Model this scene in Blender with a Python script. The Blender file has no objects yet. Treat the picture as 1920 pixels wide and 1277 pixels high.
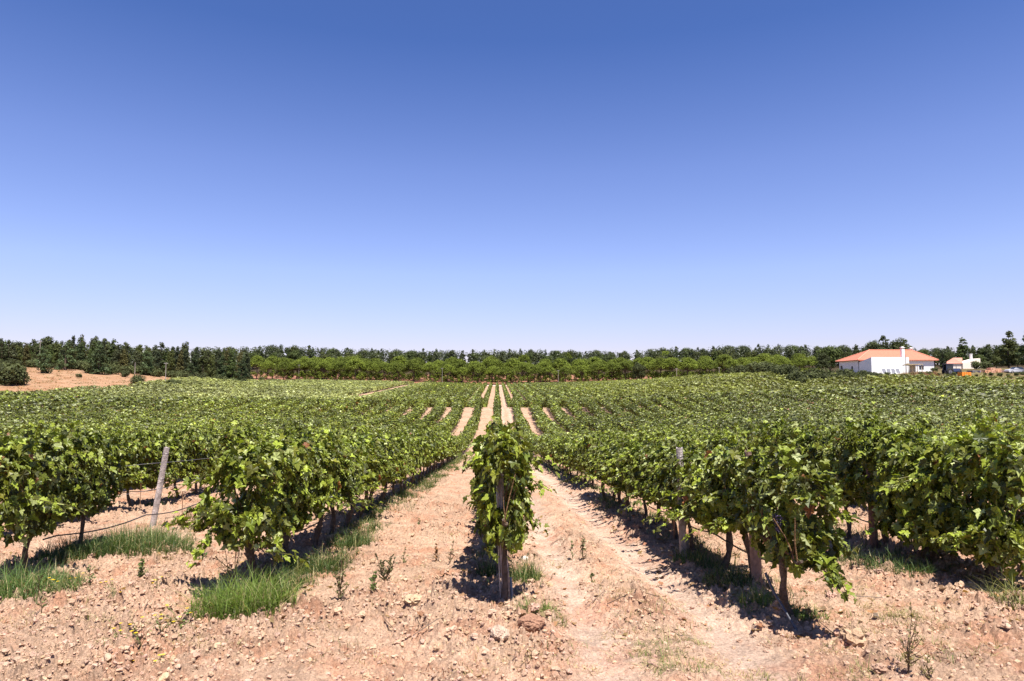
import bpy, math
import numpy as np
from mathutils import Vector

sc = bpy.context.scene
COL = sc.collection
R = math.radians
rng = np.random.default_rng(7)

# ------------------------------------------------------------------ camera, sky, sun, exposure
CAM_Z = 1.63
F_PX = 1280.0
PITCH = math.atan((722 - 638.5) / F_PX)
YAW = math.atan((960 - 932) / F_PX)
fwd = np.array([math.sin(YAW) * math.cos(PITCH), math.cos(YAW) * math.cos(PITCH), math.sin(PITCH)])
rgt = np.array([math.cos(YAW), -math.sin(YAW), 0.0])
upv = np.cross(rgt, fwd)
cam_d = bpy.data.cameras.new("camera")
cam = bpy.data.objects.new("camera", cam_d)
COL.objects.link(cam)
cam.location = (0, 0, CAM_Z)
cam.rotation_euler = Vector(fwd).to_track_quat('-Z', 'Y').to_euler()
cam_d.sensor_width = 36
cam_d.lens = 36 * F_PX / 1920
cam_d.clip_start = 0.05
cam_d.clip_end = 5000
sc.camera = cam

SUN_EL = 66.5
sun_h = np.array([0.40, -0.9165])
sun_dir = Vector((sun_h[0] * math.cos(R(SUN_EL)), sun_h[1] * math.cos(R(SUN_EL)), math.sin(R(SUN_EL))))
world = bpy.data.worlds.new("World")
sc.world = world
world.use_nodes = True
wn = world.node_tree
wn.nodes.clear()
w_out = wn.nodes.new('ShaderNodeOutputWorld')
w_bg = wn.nodes.new('ShaderNodeBackground')
w_sky = wn.nodes.new('ShaderNodeTexSky')
w_sky.sky_type = 'NISHITA'
w_sky.sun_disc = False
w_sky.sun_elevation = R(SUN_EL)
w_sky.sun_rotation = math.atan2(sun_h[0], sun_h[1])
w_sky.altitude = 50
w_sky.air_density = 1.0
w_sky.dust_density = 0.4
w_sky.ozone_density = 3.0
w_bg.inputs['Strength'].default_value = 0.092
# the air's own colour from the horizon up, laid over the physical sky
w_tc = wn.nodes.new('ShaderNodeTexCoord')
w_sep = wn.nodes.new('ShaderNodeSeparateXYZ')
w_ramp = wn.nodes.new('ShaderNodeValToRGB')
w_mul = wn.nodes.new('ShaderNodeMixRGB')
w_mul.blend_type = 'MULTIPLY'
w_mul.inputs[0].default_value = 1.0
wn.links.new(w_tc.outputs['Generated'], w_sep.inputs[0])
wn.links.new(w_sep.outputs['Z'], w_ramp.inputs[0])
SKY_STOPS = [(0.0, (0.83, 0.69, 0.86)), (0.06, (0.83, 0.69, 0.88)), (0.16, (0.90, 0.79, 1.0)),
             (0.30, (0.74, 0.70, 0.96)), (0.46, (0.41, 0.51, 0.82)), (1.0, (0.4, 0.5, 0.78))]
el = w_ramp.color_ramp.elements
while len(el) < len(SKY_STOPS):
    el.new(0.5)
for e, (p, c) in zip(el, SKY_STOPS):
    e.position = p
    e.color = (*c, 1)
wn.links.new(w_sky.outputs[0], w_mul.inputs[1])
wn.links.new(w_ramp.outputs[0], w_mul.inputs[2])
wn.links.new(w_mul.outputs[0], w_bg.inputs['Color'])
wn.links.new(w_bg.outputs[0], w_out.inputs[0])

sun_l = bpy.data.lights.new("sun", 'SUN')
sun_l.energy = 5.0
sun_l.angle = R(0.53)
sun_l.color = (1.0, 0.955, 0.89)
sun_o = bpy.data.objects.new("sun", sun_l)
COL.objects.link(sun_o)
sun_o.rotation_euler = (-sun_dir).to_track_quat('-Z', 'Y').to_euler()
sun_o.location = (0, 0, 60)

sc.view_settings.view_transform = 'Standard'
sc.view_settings.look = 'None'
sc.view_settings.exposure = 1.0
sc.view_settings.gamma = 1.0
sc.view_settings.use_curve_mapping = False
sc.render.engine = 'CYCLES'
sc.cycles.max_bounces = 8
sc.cycles.diffuse_bounces = 3
sc.cycles.transmission_bounces = 4
sc.cycles.use_adaptive_sampling = True


# ------------------------------------------------------------------ helpers
def ray(px, py):
    return fwd + (px - 960) / F_PX * rgt + (638.5 - py) / F_PX * upv


def at(px, py, Y):
    """the world point seen at a photo pixel, Y metres ahead"""
    d = ray(px, py)
    return np.array([0, 0, CAM_Z]) + d * (Y / d[1])


def Xat(px, Y):
    d = ray(px, 722)
    return d[0] / d[1] * Y


def hash2(ix, iy, s):
    h = (ix.astype(np.int64) * 374761393 + iy.astype(np.int64) * 668265263 + s * 982451653) & 0xFFFFFFFF
    h = ((h ^ (h >> 13)) * 1274126177) & 0xFFFFFFFF
    h = (h ^ (h >> 16)) & 0xFFFFFFFF
    return h.astype(np.float64) / 4294967295.0


def vnoise(x, y, s=0):
    x = np.asarray(x, float); y = np.asarray(y, float)
    ix = np.floor(x); iy = np.floor(y)
    fx = x - ix; fy = y - iy
    fx = fx * fx * (3 - 2 * fx); fy = fy * fy * (3 - 2 * fy)
    a = hash2(ix, iy, s); b = hash2(ix + 1, iy, s); c = hash2(ix, iy + 1, s); d = hash2(ix + 1, iy + 1, s)
    return (a * (1 - fx) + b * fx) * (1 - fy) + (c * (1 - fx) + d * fx) * fy


def fbm(x, y, s=0, o=4):
    t = 0; a = 0.5; n = 0
    for i in range(o):
        t = t + a * vnoise(x * 2 ** i, y * 2 ** i, s + i * 17); n += a; a *= 0.5
    return t / n


class MB:
    """collects vertices, faces of any size and one colour per vertex; builds ONE mesh object"""
    def __init__(s):
        s.v = []; s.f = []; s.c = []; s.n = 0; s.mi = []

    def add(s, V, F, c=(0.5, 0.5, 0.5), mi=0):
        V = np.asarray(V, float).reshape(-1, 3)
        if isinstance(F, np.ndarray):
            Fs = [F]
        else:
            by = {}
            for f in F:
                by.setdefault(len(f), []).append(f)
            Fs = [np.array(x) for x in by.values()]
        for q in Fs:
            s.f.append(q + s.n); s.mi.append(mi)
        c = np.asarray(c, float)
        if c.ndim == 1:
            c = np.tile(c, (len(V), 1))
        s.v.append(V); s.c.append(c); s.n += len(V)

    def box(s, x0, x1, y0, y1, z0, z1, c=(0.5, 0.5, 0.5), M=None, taper=0.0, mi=0):
        t = taper
        V = np.array([[x0, y0, z0], [x1, y0, z0], [x1, y1, z0], [x0, y1, z0],
                      [x0 + t, y0 + t, z1], [x1 - t, y0 + t, z1], [x1 - t, y1 - t, z1], [x0 + t, y1 - t, z1]], float)
        if M is not None:
            V = V @ np.array(M)[:3, :3].T + np.array(M)[:3, 3] if np.array(M).shape == (4, 4) else V @ np.array(M).T
        s.add(V, np.array([[0, 3, 2, 1], [4, 5, 6, 7], [0, 1, 5, 4], [1, 2, 6, 5], [2, 3, 7, 6], [3, 0, 4, 7]]), c, mi)

    def tube(s, P, rad, n=7, c=(0.5, 0.5, 0.5), cap=True, wob=0.0, mi=0):
        P = np.asarray(P, float)
        rad = np.broadcast_to(np.asarray(rad, float), (len(P),))
        T = np.gradient(P, axis=0)
        T /= np.linalg.norm(T, axis=1)[:, None] + 1e-9
        ref = np.array([0.0, 0.0, 1.0]) if abs(T[0, 2]) < 0.8 else np.array([1.0, 0.0, 0.0])
        a = np.linspace(0, 2 * np.pi, n, endpoint=False)
        rings = []
        for i in range(len(P)):
            u = np.cross(ref, T[i]); u /= np.linalg.norm(u) + 1e-9
            w = np.cross(T[i], u)
            rr = rad[i] * (1 + wob * (rng.random(n) - 0.5))
            rings.append(P[i] + (np.cos(a) * rr)[:, None] * u + (np.sin(a) * rr)[:, None] * w)
        V = np.concatenate(rings)
        F = []
        for i in range(len(P) - 1):
            for k in range(n):
                F.append((i * n + k, i * n + (k + 1) % n, (i + 1) * n + (k + 1) % n, (i + 1) * n + k))
        s.add(V, np.array(F), c, mi)
        if cap:
            s.add(rings[-1], np.array([list(range(n))]), c, mi)
            s.add(rings[0], np.array([list(range(n))[::-1]]), c, mi)

    def cyl(s, p, axis, r, h, n=16, c=(0.5, 0.5, 0.5), mi=0):
        ax = np.array(axis, float)
        ax /= np.linalg.norm(ax)
        s.tube([np.array(p) - ax * h / 2, np.array(p) + ax * h / 2], r, n, c, mi=mi)

    def mesh(s, name, mat, smooth=False):
        V = np.concatenate(s.v); C = np.concatenate(s.c)
        me = bpy.data.meshes.new(name)
        me.vertices.add(len(V))
        me.vertices.foreach_set('co', V.astype(np.float32).ravel())
        loops = np.concatenate([f.ravel() for f in s.f])
        tot = np.concatenate([np.full(len(f), f.shape[1]) for f in s.f])
        mi = np.concatenate([np.full(len(f), m) for f, m in zip(s.f, s.mi)])
        st = np.concatenate([[0], np.cumsum(tot)[:-1]])
        me.loops.add(len(loops)); me.polygons.add(len(tot))
        me.loops.foreach_set('vertex_index', loops.astype(np.int32))
        me.polygons.foreach_set('loop_start', st.astype(np.int32))
        me.polygons.foreach_set('use_smooth', np.full(len(tot), smooth))
        mats = mat if isinstance(mat, (list, tuple)) else [mat]
        for m in mats:
            me.materials.append(m)
        if len(mats) > 1:
            me.polygons.foreach_set('material_index', mi.astype(np.int32))
        me.update(calc_edges=True)
        at_ = me.color_attributes.new('col', 'FLOAT_COLOR', 'POINT')
        C4 = np.ones((len(V), 4), np.float32); C4[:, :3] = C
        at_.data.foreach_set('color', C4.ravel())
        return me

    def build(s, name, mat, parent=None, smooth=False):
        return link(name, s.mesh(name, mat, smooth), parent)


def link(name, me, parent=None):
    o = bpy.data.objects.new(name, me)
    COL.objects.link(o)
    if parent is not None:
        o.parent = parent
    return o


def tag(o, label, cat, group=None, kind=None):
    if label: o['label'] = label
    if cat: o['category'] = cat
    if group: o['group'] = group
    if kind: o['kind'] = kind
    return o


def empty(name, loc, rz=0.0, scale=1.0):
    o = bpy.data.objects.new(name, None)
    o.empty_display_size = 0.2
    COL.objects.link(o)
    o.location = tuple(float(a) for a in loc)
    o.rotation_euler = (0, 0, rz)
    o.scale = (scale, scale, scale) if np.isscalar(scale) else tuple(scale)
    return o


def copy_thing(root, loc, rz, scale=None):
    c = root.copy(); COL.objects.link(c)
    c.location = tuple(float(a) for a in loc); c.rotation_euler = (0, 0, rz)
    if scale is not None:
        c.scale = scale
    for ch in list(root.children):
        d = ch.copy(); COL.objects.link(d); d.parent = c
        for g in list(ch.children):
            e = g.copy(); COL.objects.link(e); e.parent = d
    return c


ORD = ['zeroth', 'first', 'second', 'third', 'fourth', 'fifth', 'sixth', 'seventh', 'eighth', 'ninth', 'tenth',
       'eleventh', 'twelfth', 'thirteenth', 'fourteenth', 'fifteenth', 'sixteenth', 'seventeenth', 'eighteenth',
       'nineteenth', 'twentieth', 'twenty-first', 'twenty-second', 'twenty-third', 'twenty-fourth', 'twenty-fifth',
       'twenty-sixth', 'twenty-seventh', 'twenty-eighth', 'twenty-ninth', 'thirtieth', 'thirty-first',
       'thirty-second', 'thirty-third', 'thirty-fourth', 'thirty-fifth']


# ------------------------------------------------------------------ materials
def mat_new(name):
    m = bpy.data.materials.new(name)
    m.use_nodes = True
    nt = m.node_tree
    return m, nt, nt.nodes['Principled BSDF'], nt.nodes['Material Output']


def mat_attr(name, rough=0.8, spec=0.3, noise=0.25, nscale=6.0, bump=0.0, bscale=30.0, metallic=0.0, detail=5):
    """surface colour from the mesh's 'col', broken up by noise"""
    m, nt, b, out = mat_new(name)
    N = nt.nodes; L = nt.links
    a = N.new('ShaderNodeAttribute'); a.attribute_name = 'col'
    tc = N.new('ShaderNodeTexCoord')
    nz = N.new('ShaderNodeTexNoise'); nz.inputs['Scale'].default_value = nscale; nz.inputs['Detail'].default_value = detail
    L.new(tc.outputs['Object'], nz.inputs['Vector'])
    mr = N.new('ShaderNodeMapRange')
    mr.inputs[1].default_value = 0.3; mr.inputs[2].default_value = 0.7
    mr.inputs[3].default_value = 1 - noise; mr.inputs[4].default_value = 1 + noise
    L.new(nz.outputs[0], mr.inputs[0])
    mx = N.new('ShaderNodeVectorMath'); mx.operation = 'SCALE'
    L.new(a.outputs['Color'], mx.inputs[0]); L.new(mr.outputs[0], mx.inputs[3])
    L.new(mx.outputs[0], b.inputs['Base Color'])
    b.inputs['Roughness'].default_value = rough
    b.inputs['Specular IOR Level'].default_value = spec
    b.inputs['Metallic'].default_value = metallic
    if bump:
        nb = N.new('ShaderNodeTexNoise'); nb.inputs['Scale'].default_value = bscale; nb.inputs['Detail'].default_value = 6
        L.new(tc.outputs['Object'], nb.inputs['Vector'])
        bp = N.new('ShaderNodeBump'); bp.inputs['Strength'].default_value = bump; bp.inputs['Distance'].default_value = 0.02
        L.new(nb.outputs[0], bp.inputs['Height']); L.new(bp.outputs[0], b.inputs['Normal'])
    return m


def mat_leaf(name, trans=0.3, rough=0.45, spec=0.5, vary=0.35):
    m, nt, b, out = mat_new(name)
    N = nt.nodes; L = nt.links
    a = N.new('ShaderNodeAttribute'); a.attribute_name = 'col'
    oi = N.new('ShaderNodeObjectInfo')
    mr = N.new('ShaderNodeMapRange'); mr.inputs[3].default_value = 1 - vary * 0.5; mr.inputs[4].default_value = 1 + vary * 0.5
    L.new(oi.outputs['Random'], mr.inputs[0])
    mx = N.new('ShaderNodeVectorMath'); mx.operation = 'SCALE'
    L.new(a.outputs['Color'], mx.inputs[0]); L.new(mr.outputs[0], mx.inputs[3])
    L.new(mx.outputs[0], b.inputs['Base Color'])
    b.inputs['Roughness'].default_value = rough
    b.inputs['Specular IOR Level'].default_value = spec
    tr = N.new('ShaderNodeBsdfTranslucent')
    tm = N.new('ShaderNodeVectorMath'); tm.operation = 'MULTIPLY'; tm.inputs[1].default_value = (1.35, 1.45, 0.55)
    L.new(mx.outputs[0], tm.inputs[0]); L.new(tm.outputs[0], tr.inputs['Color'])
    ms = N.new('ShaderNodeMixShader'); ms.inputs[0].default_value = trans
    L.new(b.outputs[0], ms.inputs[1]); L.new(tr.outputs[0], ms.inputs[2]); L.new(ms.outputs[0], out.inputs['Surface'])
    return m


def mat_ground():
    m, nt, b, out = mat_new('soil')
    N = nt.nodes; L = nt.links
    a = N.new('ShaderNodeAttribute'); a.attribute_name = 'col'
    tc = N.new('ShaderNodeTexCoord')

    def noise(scale, detail=6, rough=0.6):
        n = N.new('ShaderNodeTexNoise'); n.inputs['Scale'].default_value = scale
        n.inputs['Detail'].default_value = detail; n.inputs['Roughness'].default_value = rough
        L.new(tc.outputs['Object'], n.inputs['Vector']); return n

    def rng_(n, a0, a1, b0, b1):
        r = N.new('ShaderNodeMapRange')
        r.inputs[1].default_value = a0; r.inputs[2].default_value = a1
        r.inputs[3].default_value = b0; r.inputs[4].default_value = b1
        L.new(n.outputs[0], r.inputs[0]); return r
    big = rng_(noise(0.35, 5), 0.3, 0.7, 0.86, 1.12)
    mid = rng_(noise(3.2, 8, 0.7), 0.34, 0.66, 0.76, 1.18)
    fine = rng_(noise(42, 6, 0.75), 0.36, 0.62, 0.58, 1.18)
    m1 = N.new('ShaderNodeMath'); m1.operation = 'MULTIPLY'; L.new(big.outputs[0], m1.inputs[0]); L.new(mid.outputs[0], m1.inputs[1])
    m2 = N.new('ShaderNodeMath'); m2.operation = 'MULTIPLY'; L.new(m1.outputs[0], m2.inputs[0]); L.new(fine.outputs[0], m2.inputs[1])
    sc_ = N.new('ShaderNodeVectorMath'); sc_.operation = 'SCALE'
    L.new(a.outputs['Color'], sc_.inputs[0]); L.new(m2.outputs[0], sc_.inputs[3])
    # redder moist / iron patches
    red = rng_(noise(1.7, 8, 0.7), 0.48, 0.62, 0.0, 0.8)
    mx = N.new('ShaderNodeMixRGB'); mx.blend_type = 'MULTIPLY'; mx.inputs[2].default_value = (0.92, 0.70, 0.62, 1)
    L.new(red.outputs[0], mx.inputs[0]); L.new(sc_.outputs[0], mx.inputs[1])
    L.new(mx.outputs[0], b.inputs['Base Color'])
    b.inputs['Roughness'].default_value = 0.95
    b.inputs['Specular IOR Level'].default_value = 0.1
    nb = noise(22, 8, 0.7)
    bp = N.new('ShaderNodeBump'); bp.inputs['Strength'].default_value = 0.9; bp.inputs['Distance'].default_value = 0.03
    L.new(nb.outputs[0], bp.inputs['Height'])
    nb2 = noise(90, 4, 0.7)
    bp2 = N.new('ShaderNodeBump'); bp2.inputs['Strength'].default_value = 0.7; bp2.inputs['Distance'].default_value = 0.01
    L.new(nb2.outputs[0], bp2.inputs['Height']); L.new(bp.outputs[0], bp2.inputs['Normal'])
    L.new(bp2.outputs[0], b.inputs['Normal'])
    return m


M_soil = mat_ground()
M_clod = mat_attr('clod', 0.95, 0.1, 0.22, 25, 0.8, 60)
M_leaf = mat_leaf('vine_leaf', 0.20, 0.48, 0.4)
M_farleaf = mat_leaf('far_vine_leaf', 0.16, 0.5, 0.4, 0.0)
M_pine = mat_leaf('needles', 0.12, 0.7, 0.2, 0.5)
M_dark = mat_leaf('dark_foliage', 0.12, 0.7, 0.2, 0.5)
M_grass = mat_leaf('grass_blade', 0.3, 0.5, 0.3, 0.0)
M_bark = mat_attr('bark', 0.95, 0.1, 0.45, 22, 1.0, 55)
M_wood = mat_attr('weathered_wood', 0.9, 0.15, 0.35, 18, 0.7, 60)
M_plastic = mat_attr('black_plastic', 0.4, 0.5, 0.1, 10)
M_paint = mat_attr('paint', 0.6, 0.3, 0.06, 1.2)
M_metal = mat_attr('metal', 0.35, 0.5, 0.15, 4, metallic=0.6)
M_gloss = mat_attr('glossy_paint', 0.25, 0.6, 0.05, 3)
M_rubber = mat_attr('rubber', 0.85, 0.2, 0.2, 8)
M_grape = mat_attr('grape_skin', 0.45, 0.4, 0.3, 60)
M_concrete = mat_attr('concrete', 0.85, 0.2, 0.15, 5)


def mat_roof():
    m, nt, b, out = mat_new('clay_tiles')
    N = nt.nodes; L = nt.links
    a = N.new('ShaderNodeAttribute'); a.attribute_name = 'col'
    tc = N.new('ShaderNodeTexCoord')
    w = N.new('ShaderNodeTexNoise'); w.inputs['Scale'].default_value = 3.0; w.inputs['Detail'].default_value = 8
    L.new(tc.outputs['Object'], w.inputs['Vector'])
    mr = N.new('ShaderNodeMapRange'); mr.inputs[1].default_value = 0.3; mr.inputs[2].default_value = 0.7
    mr.inputs[3].default_value = 0.85; mr.inputs[4].default_value = 1.12
    L.new(w.outputs[0], mr.inputs[0])
    sx = N.new('ShaderNodeVectorMath'); sx.operation = 'SCALE'
    L.new(a.outputs['Color'], sx.inputs[0]); L.new(mr.outputs[0], sx.inputs[3])
    L.new(sx.outputs[0], b.inputs['Base Color'])
    b.inputs['Roughness'].default_value = 0.85
    wv = N.new('ShaderNodeTexWave'); wv.inputs['Scale'].default_value = 1.3; wv.bands_direction = 'Z'
    L.new(tc.outputs['Object'], wv.inputs['Vector'])
    bp = N.new('ShaderNodeBump'); bp.inputs['Strength'].default_value = 0.5; bp.inputs['Distance'].default_value = 0.04
    L.new(wv.outputs[1], bp.inputs['Height']); L.new(bp.outputs[0], b.inputs['Normal'])
    return m


M_roof = mat_roof()
mm, nt_, b_, _o = mat_new('glass_dark'); M_glass = mm
b_.inputs['Base Color'].default_value = (0.02, 0.03, 0.04, 1); b_.inputs['Roughness'].default_value = 0.12
mm, nt_, b_, _o = mat_new('solar_glass'); M_solar = mm
b_.inputs['Base Color'].default_value = (0.05, 0.05, 0.075, 1); b_.inputs['Roughness'].default_value = 0.35
b_.inputs['Specular IOR Level'].default_value = 0.8

# ------------------------------------------------------------------ the lie of the land
_p = [(45, -4.76), (53, -5.2), (60, -5.25), (68, -5.2), (74, -5.15), (80, -5.05), (86, -4.7), (92, -4.15), (97, -3.55), (100, -3.28), (103, -3.28),
      (110, -4.0), (118, -4.5), (130, -4.85), (141, -4.8), (150, -4.57), (180, -3.6), (220, -2.45), (260, -1.35), (300, -0.6),
      (320, -0.25), (335, 0.3), (350, 1.5), (400, 4.5), (480, 13), (600, 18), (760, 23), (1600, 25)]
_p = np.array([(-80, 5.56), (0, 0)] + [(y, z + CAM_Z) for y, z in _p])
_g = np.arange(-80, 1600, 0.5)
_gz = np.interp(_g, _p[:, 0], _p[:, 1])
_k = np.exp(-0.5 * (np.arange(-12, 13) * 0.5 / 1.7) ** 2); _k /= _k.sum()
_gs = np.convolve(np.pad(_gz, 12, mode='edge'), _k, mode='valid')


def prof(Y):
    return np.interp(Y, _g, _gs)


def C_(z):
    return z + CAM_Z


_cp = [(x, y, 0.0) for x in (0, -14, 14) for y in (-40, 0, 30, 60, 80, 100, 130, 160, 200, 250, 310)]
_cp += [(x, y, 0.0) for x in (-35, 35) for y in (-40, 0, 30)] + [(-45, 60, 0.0), (-32, 100, 0.0), (-60, 100, 0.1)]
_cp += [(-100, 0, 0), (100, 0, 0), (-100, 40, 0.3), (100, 40, 1.0)]
_t = [(45, 60, -4.5), (60, 88, -3.0), (85, 115, -1.8), (105, 138, -0.3), (100, 150, 2.3), (78, 150, 1.9), (118, 150, 2.4), (60, 140, -1.1), (35, 140, -3.1), (92, 160, 2.7),
      (60, 200, 1.6), (50, 260, 0.6), (120, 200, 4.2), (-80, 110, -3.2), (-88, 145, -1.5), (-89, 165, -0.3), (-91, 188, 0.8), (-90, 280, 0.9), (-93, 240, 0.9), (-42, 200, -2.4),
      (-50, 290, 0.3), (-130, 205, 4.8), (-120, 160, 1.9), (-112, 205, 3.6), (-100, 140, -0.4), (-200, 250, 7.0), (-190, 180, 5.0), (170, 160, 4), (210, 220, 6)]
_cp += [(x, y, C_(z) - float(prof(y))) for x, y, z in _t]
_cp += [(0, 480, 0), (-200, 480, 0), (200, 480, 0.5), (-400, 600, 0), (400, 600, 0), (0, 600, 0), (0, 370, 0), (-100, 370, 0.8), (100, 370, 0.6)]
_cp = np.array(_cp, float)


def _U(r2):
    return np.where(r2 > 0, r2 * np.log(r2 + 1e-12), 0)


_S = 100.0
_xy = _cp[:, :2] / _S
_n = len(_xy)
_K = _U(((_xy[:, None] - _xy[None]) ** 2).sum(-1)) + np.eye(_n) * 0.002
_P1 = np.c_[np.ones(_n), _xy]
_A = np.block([[_K, _P1], [_P1.T, np.zeros((3, 3))]])
_w = np.linalg.solve(_A, np.r_[_cp[:, 2], 0, 0, 0])


def _smooth(a, b, x):
    t = np.clip((x - a) / (b - a), 0, 1)
    return t * t * (3 - 2 * t)


def H(X, Y):
    """height of the land"""
    X = np.asarray(X, float); Y = np.asarray(Y, float)
    sh = np.broadcast(X, Y).shape
    x = (np.broadcast_to(X, sh).ravel()) / _S; y = (np.broadcast_to(Y, sh).ravel()) / _S
    out = _w[-3] + _w[-2] * x + _w[-1] * y
    for i in range(_n):
        out = out + _w[i] * _U((x - _xy[i, 0]) ** 2 + (y - _xy[i, 1]) ** 2)
    Yc = y * _S; Xc = x * _S
    out = out * _smooth(22, 48, np.hypot(Xc, np.maximum(Yc, 0))) * (1 - _smooth(600, 900, np.hypot(Xc, Yc)))
    z = prof(Yc) + out
    return z.reshape(sh) if sh else float(z[0])


def ground_at(px, py):
    d = ray(px, py); d = d / d[1]
    Ys = np.concatenate([np.arange(2.5, 60, 0.05), np.arange(60, 420, 0.5)])
    P = np.array([0, 0, CAM_Z]) + d * Ys[:, None]
    h = H(P[:, 0], P[:, 1])
    k = np.argmax(P[:, 2] < h)
    return np.array([P[k, 0], P[k, 1], h[k]])


def tracks(X, Y):
    """how much a wheel has smoothed the soil (0..1)"""
    w = 0.12 * (vnoise(Y * 0.35, Y * 0, 3) - 0.5)
    t = 0
    for c, s in ((0.74, 0.24), (1.80, 0.30)):
        t = np.maximum(t, np.exp(-((X - c - w) / s) ** 2) * (0.65 + 0.35 * _smooth(0, 8, Y)))
    return np.clip(t, 0, 1)


def micro(X, Y):
    rough = 1 - 0.85 * tracks(X, Y)
    fade = 1 - _smooth(26, 60, Y)
    n1 = fbm(X * 1.1, Y * 1.1, 5, 3) - 0.5
    n2 = np.abs(fbm(X * 4.0, Y * 4.0, 9, 3) - 0.5) * 2
    n3 = 1 - np.abs(fbm(X * 13, Y * 13, 11, 3) - 0.5) * 2
    n4 = fbm(X * 34, Y * 34, 13, 2)
    patch = _smooth(0.35, 0.65, fbm(X * 0.9 + 7, Y * 0.9, 21, 3))
    n5 = np.maximum(0, fbm(X * 7, Y * 7, 51, 3) - 0.52) * 2
    z = 0.08 * n1 + rough * (0.06 * n2 + (0.03 + 0.05 * patch) * n3 ** 3 + 0.075 * n4 * (0.5 + patch) + 0.11 * n5 * (0.3 + patch))
    z -= 0.025 * tracks(X, Y)
    return z * fade - 0.03 * fade


# ---- ground: one sheet from behind the camera to past the ridge
ysteps = [-30, -20, -12, -7, -3, 0, 1.2, 2.0, 2.6]
y = 3.0
while y < 13:
    ysteps.append(y); y += 0.019
while y < 1500:
    ysteps.append(y); y += max(0.02, y * 0.0045) if y < 40 else y * 0.0115
ysteps = np.array(ysteps)
us = np.concatenate([np.linspace(-2.6, -0.86, 26)[:-1], np.linspace(-0.86, 0.86, 1000), np.linspace(0.86, 2.6, 26)[1:]])
W = np.maximum(ysteps, 0) + 1.2 + 10 * (1 - _smooth(-5, 2.6, ysteps))
GX = us[None, :] * W[:, None]
GY = np.repeat(ysteps[:, None], len(us), 1)
GZ = H(GX, GY)
nearr = ysteps < 60
GZ[nearr] += micro(GX[nearr], GY[nearr])
# region colours (the soil's own)
soil = np.array([0.46, 0.302, 0.203])
GC = np.empty(GX.shape + (3,)); GC[:] = soil
tk = tracks(GX, GY)[..., None]
GC = GC * (1 - tk * 0.8) + np.array([0.56, 0.405, 0.31]) * tk * 0.8
nz1 = fbm(GX * 0.06, GY * 0.06, 31, 4)[..., None]
nz2 = fbm(GX * 0.5, GY * 0.5, 37, 3)[..., None]
dry = np.array([0.33, 0.175, 0.09]); dry2 = np.array([0.40, 0.27, 0.165])
left = (_smooth(-87, -91, GX) * _smooth(60, 90, GY))[..., None]
GC = GC * (1 - left) + (dry * nz2 + dry2 * (1 - nz2)) * left
FIELD_END = 318.0
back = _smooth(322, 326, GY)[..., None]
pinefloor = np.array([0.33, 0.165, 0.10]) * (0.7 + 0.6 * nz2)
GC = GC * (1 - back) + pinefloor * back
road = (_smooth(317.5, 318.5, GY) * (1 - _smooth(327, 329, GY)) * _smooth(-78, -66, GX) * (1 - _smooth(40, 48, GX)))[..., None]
GC = GC * (1 - road) + np.array([0.62, 0.52, 0.45]) * road
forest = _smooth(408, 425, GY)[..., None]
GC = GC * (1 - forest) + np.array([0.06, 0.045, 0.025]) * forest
rb = (_smooth(70, 80, GX + 0 * GY) * _smooth(142, 146, GY) * (1 - _smooth(310, 320, GY)))[..., None]
GC = GC * (1 - rb) + (np.array([0.15, 0.12, 0.055]) * (0.6 + 0.8 * nz2)) * rb
ny, nx = GX.shape
idx = np.arange(ny * nx).reshape(ny, nx)
F = np.stack([idx[:-1, :-1], idx[:-1, 1:], idx[1:, 1:], idx[1:, :-1]], -1).reshape(-1, 4)
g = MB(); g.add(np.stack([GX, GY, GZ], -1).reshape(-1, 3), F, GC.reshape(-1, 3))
tag(g.build('ground', M_soil, smooth=True), None, None, kind='structure')


def HM(X, Y):
    return H(X, Y) + (micro(np.asarray(X, float), np.asarray(Y, float)) if np.all(np.asarray(Y) < 60) else 0)


# ------------------------------------------------------------------ leaves
def leaf_template(kind):
    if kind == 'hi':
        # five-lobed, toothed, folded along the midrib, tip curling down
        out = [(0.0, -0.02), (-0.20, -0.16), (-0.40, -0.05), (-0.36, 0.12), (-0.54, 0.34), (-0.36, 0.46), (-0.22, 0.50),
               (-0.18, 0.74), (0.0, 0.98), (0.18, 0.74), (0.22, 0.50), (0.36, 0.46), (0.54, 0.34), (0.36, 0.12), (0.40, -0.05), (0.20, -0.16)]
        V = [(0, 0.25, 0.0)] + [(a, b, 0.20 * abs(a) - 0.16 * max(0, b - 0.4) + (0.04 if i % 2 else -0.03)) for i, (a, b) in enumerate(out)]
        n = len(out)
        F = [(0, 1 + (i + 1) % n, 1 + i) for i in range(n)]
    elif kind == 'mid':
        out = [(0, -0.05), (-0.42, -0.08), (-0.5, 0.38), (-0.2, 0.55), (0, 0.95), (0.2, 0.55), (0.5, 0.38), (0.42, -0.08)]
        V = [(a, b, 0.2 * abs(a) - 0.12 * max(0, b - 0.4)) for a, b in out]
        F = [(0, 2, 1), (0, 3, 2), (0, 4, 3), (0, 5, 4), (0, 6, 5), (0, 7, 6)]
    elif kind == 'quad':
        V = [(-0.45, 0.0, 0.05), (0.0, -0.1, -0.05), (0.45, 0.15, 0.08), (0.05, 0.85, -0.08)]
        F = [(0, 1, 2), (0, 2, 3)]
    return np.array(V, float), np.array(F)


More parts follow.
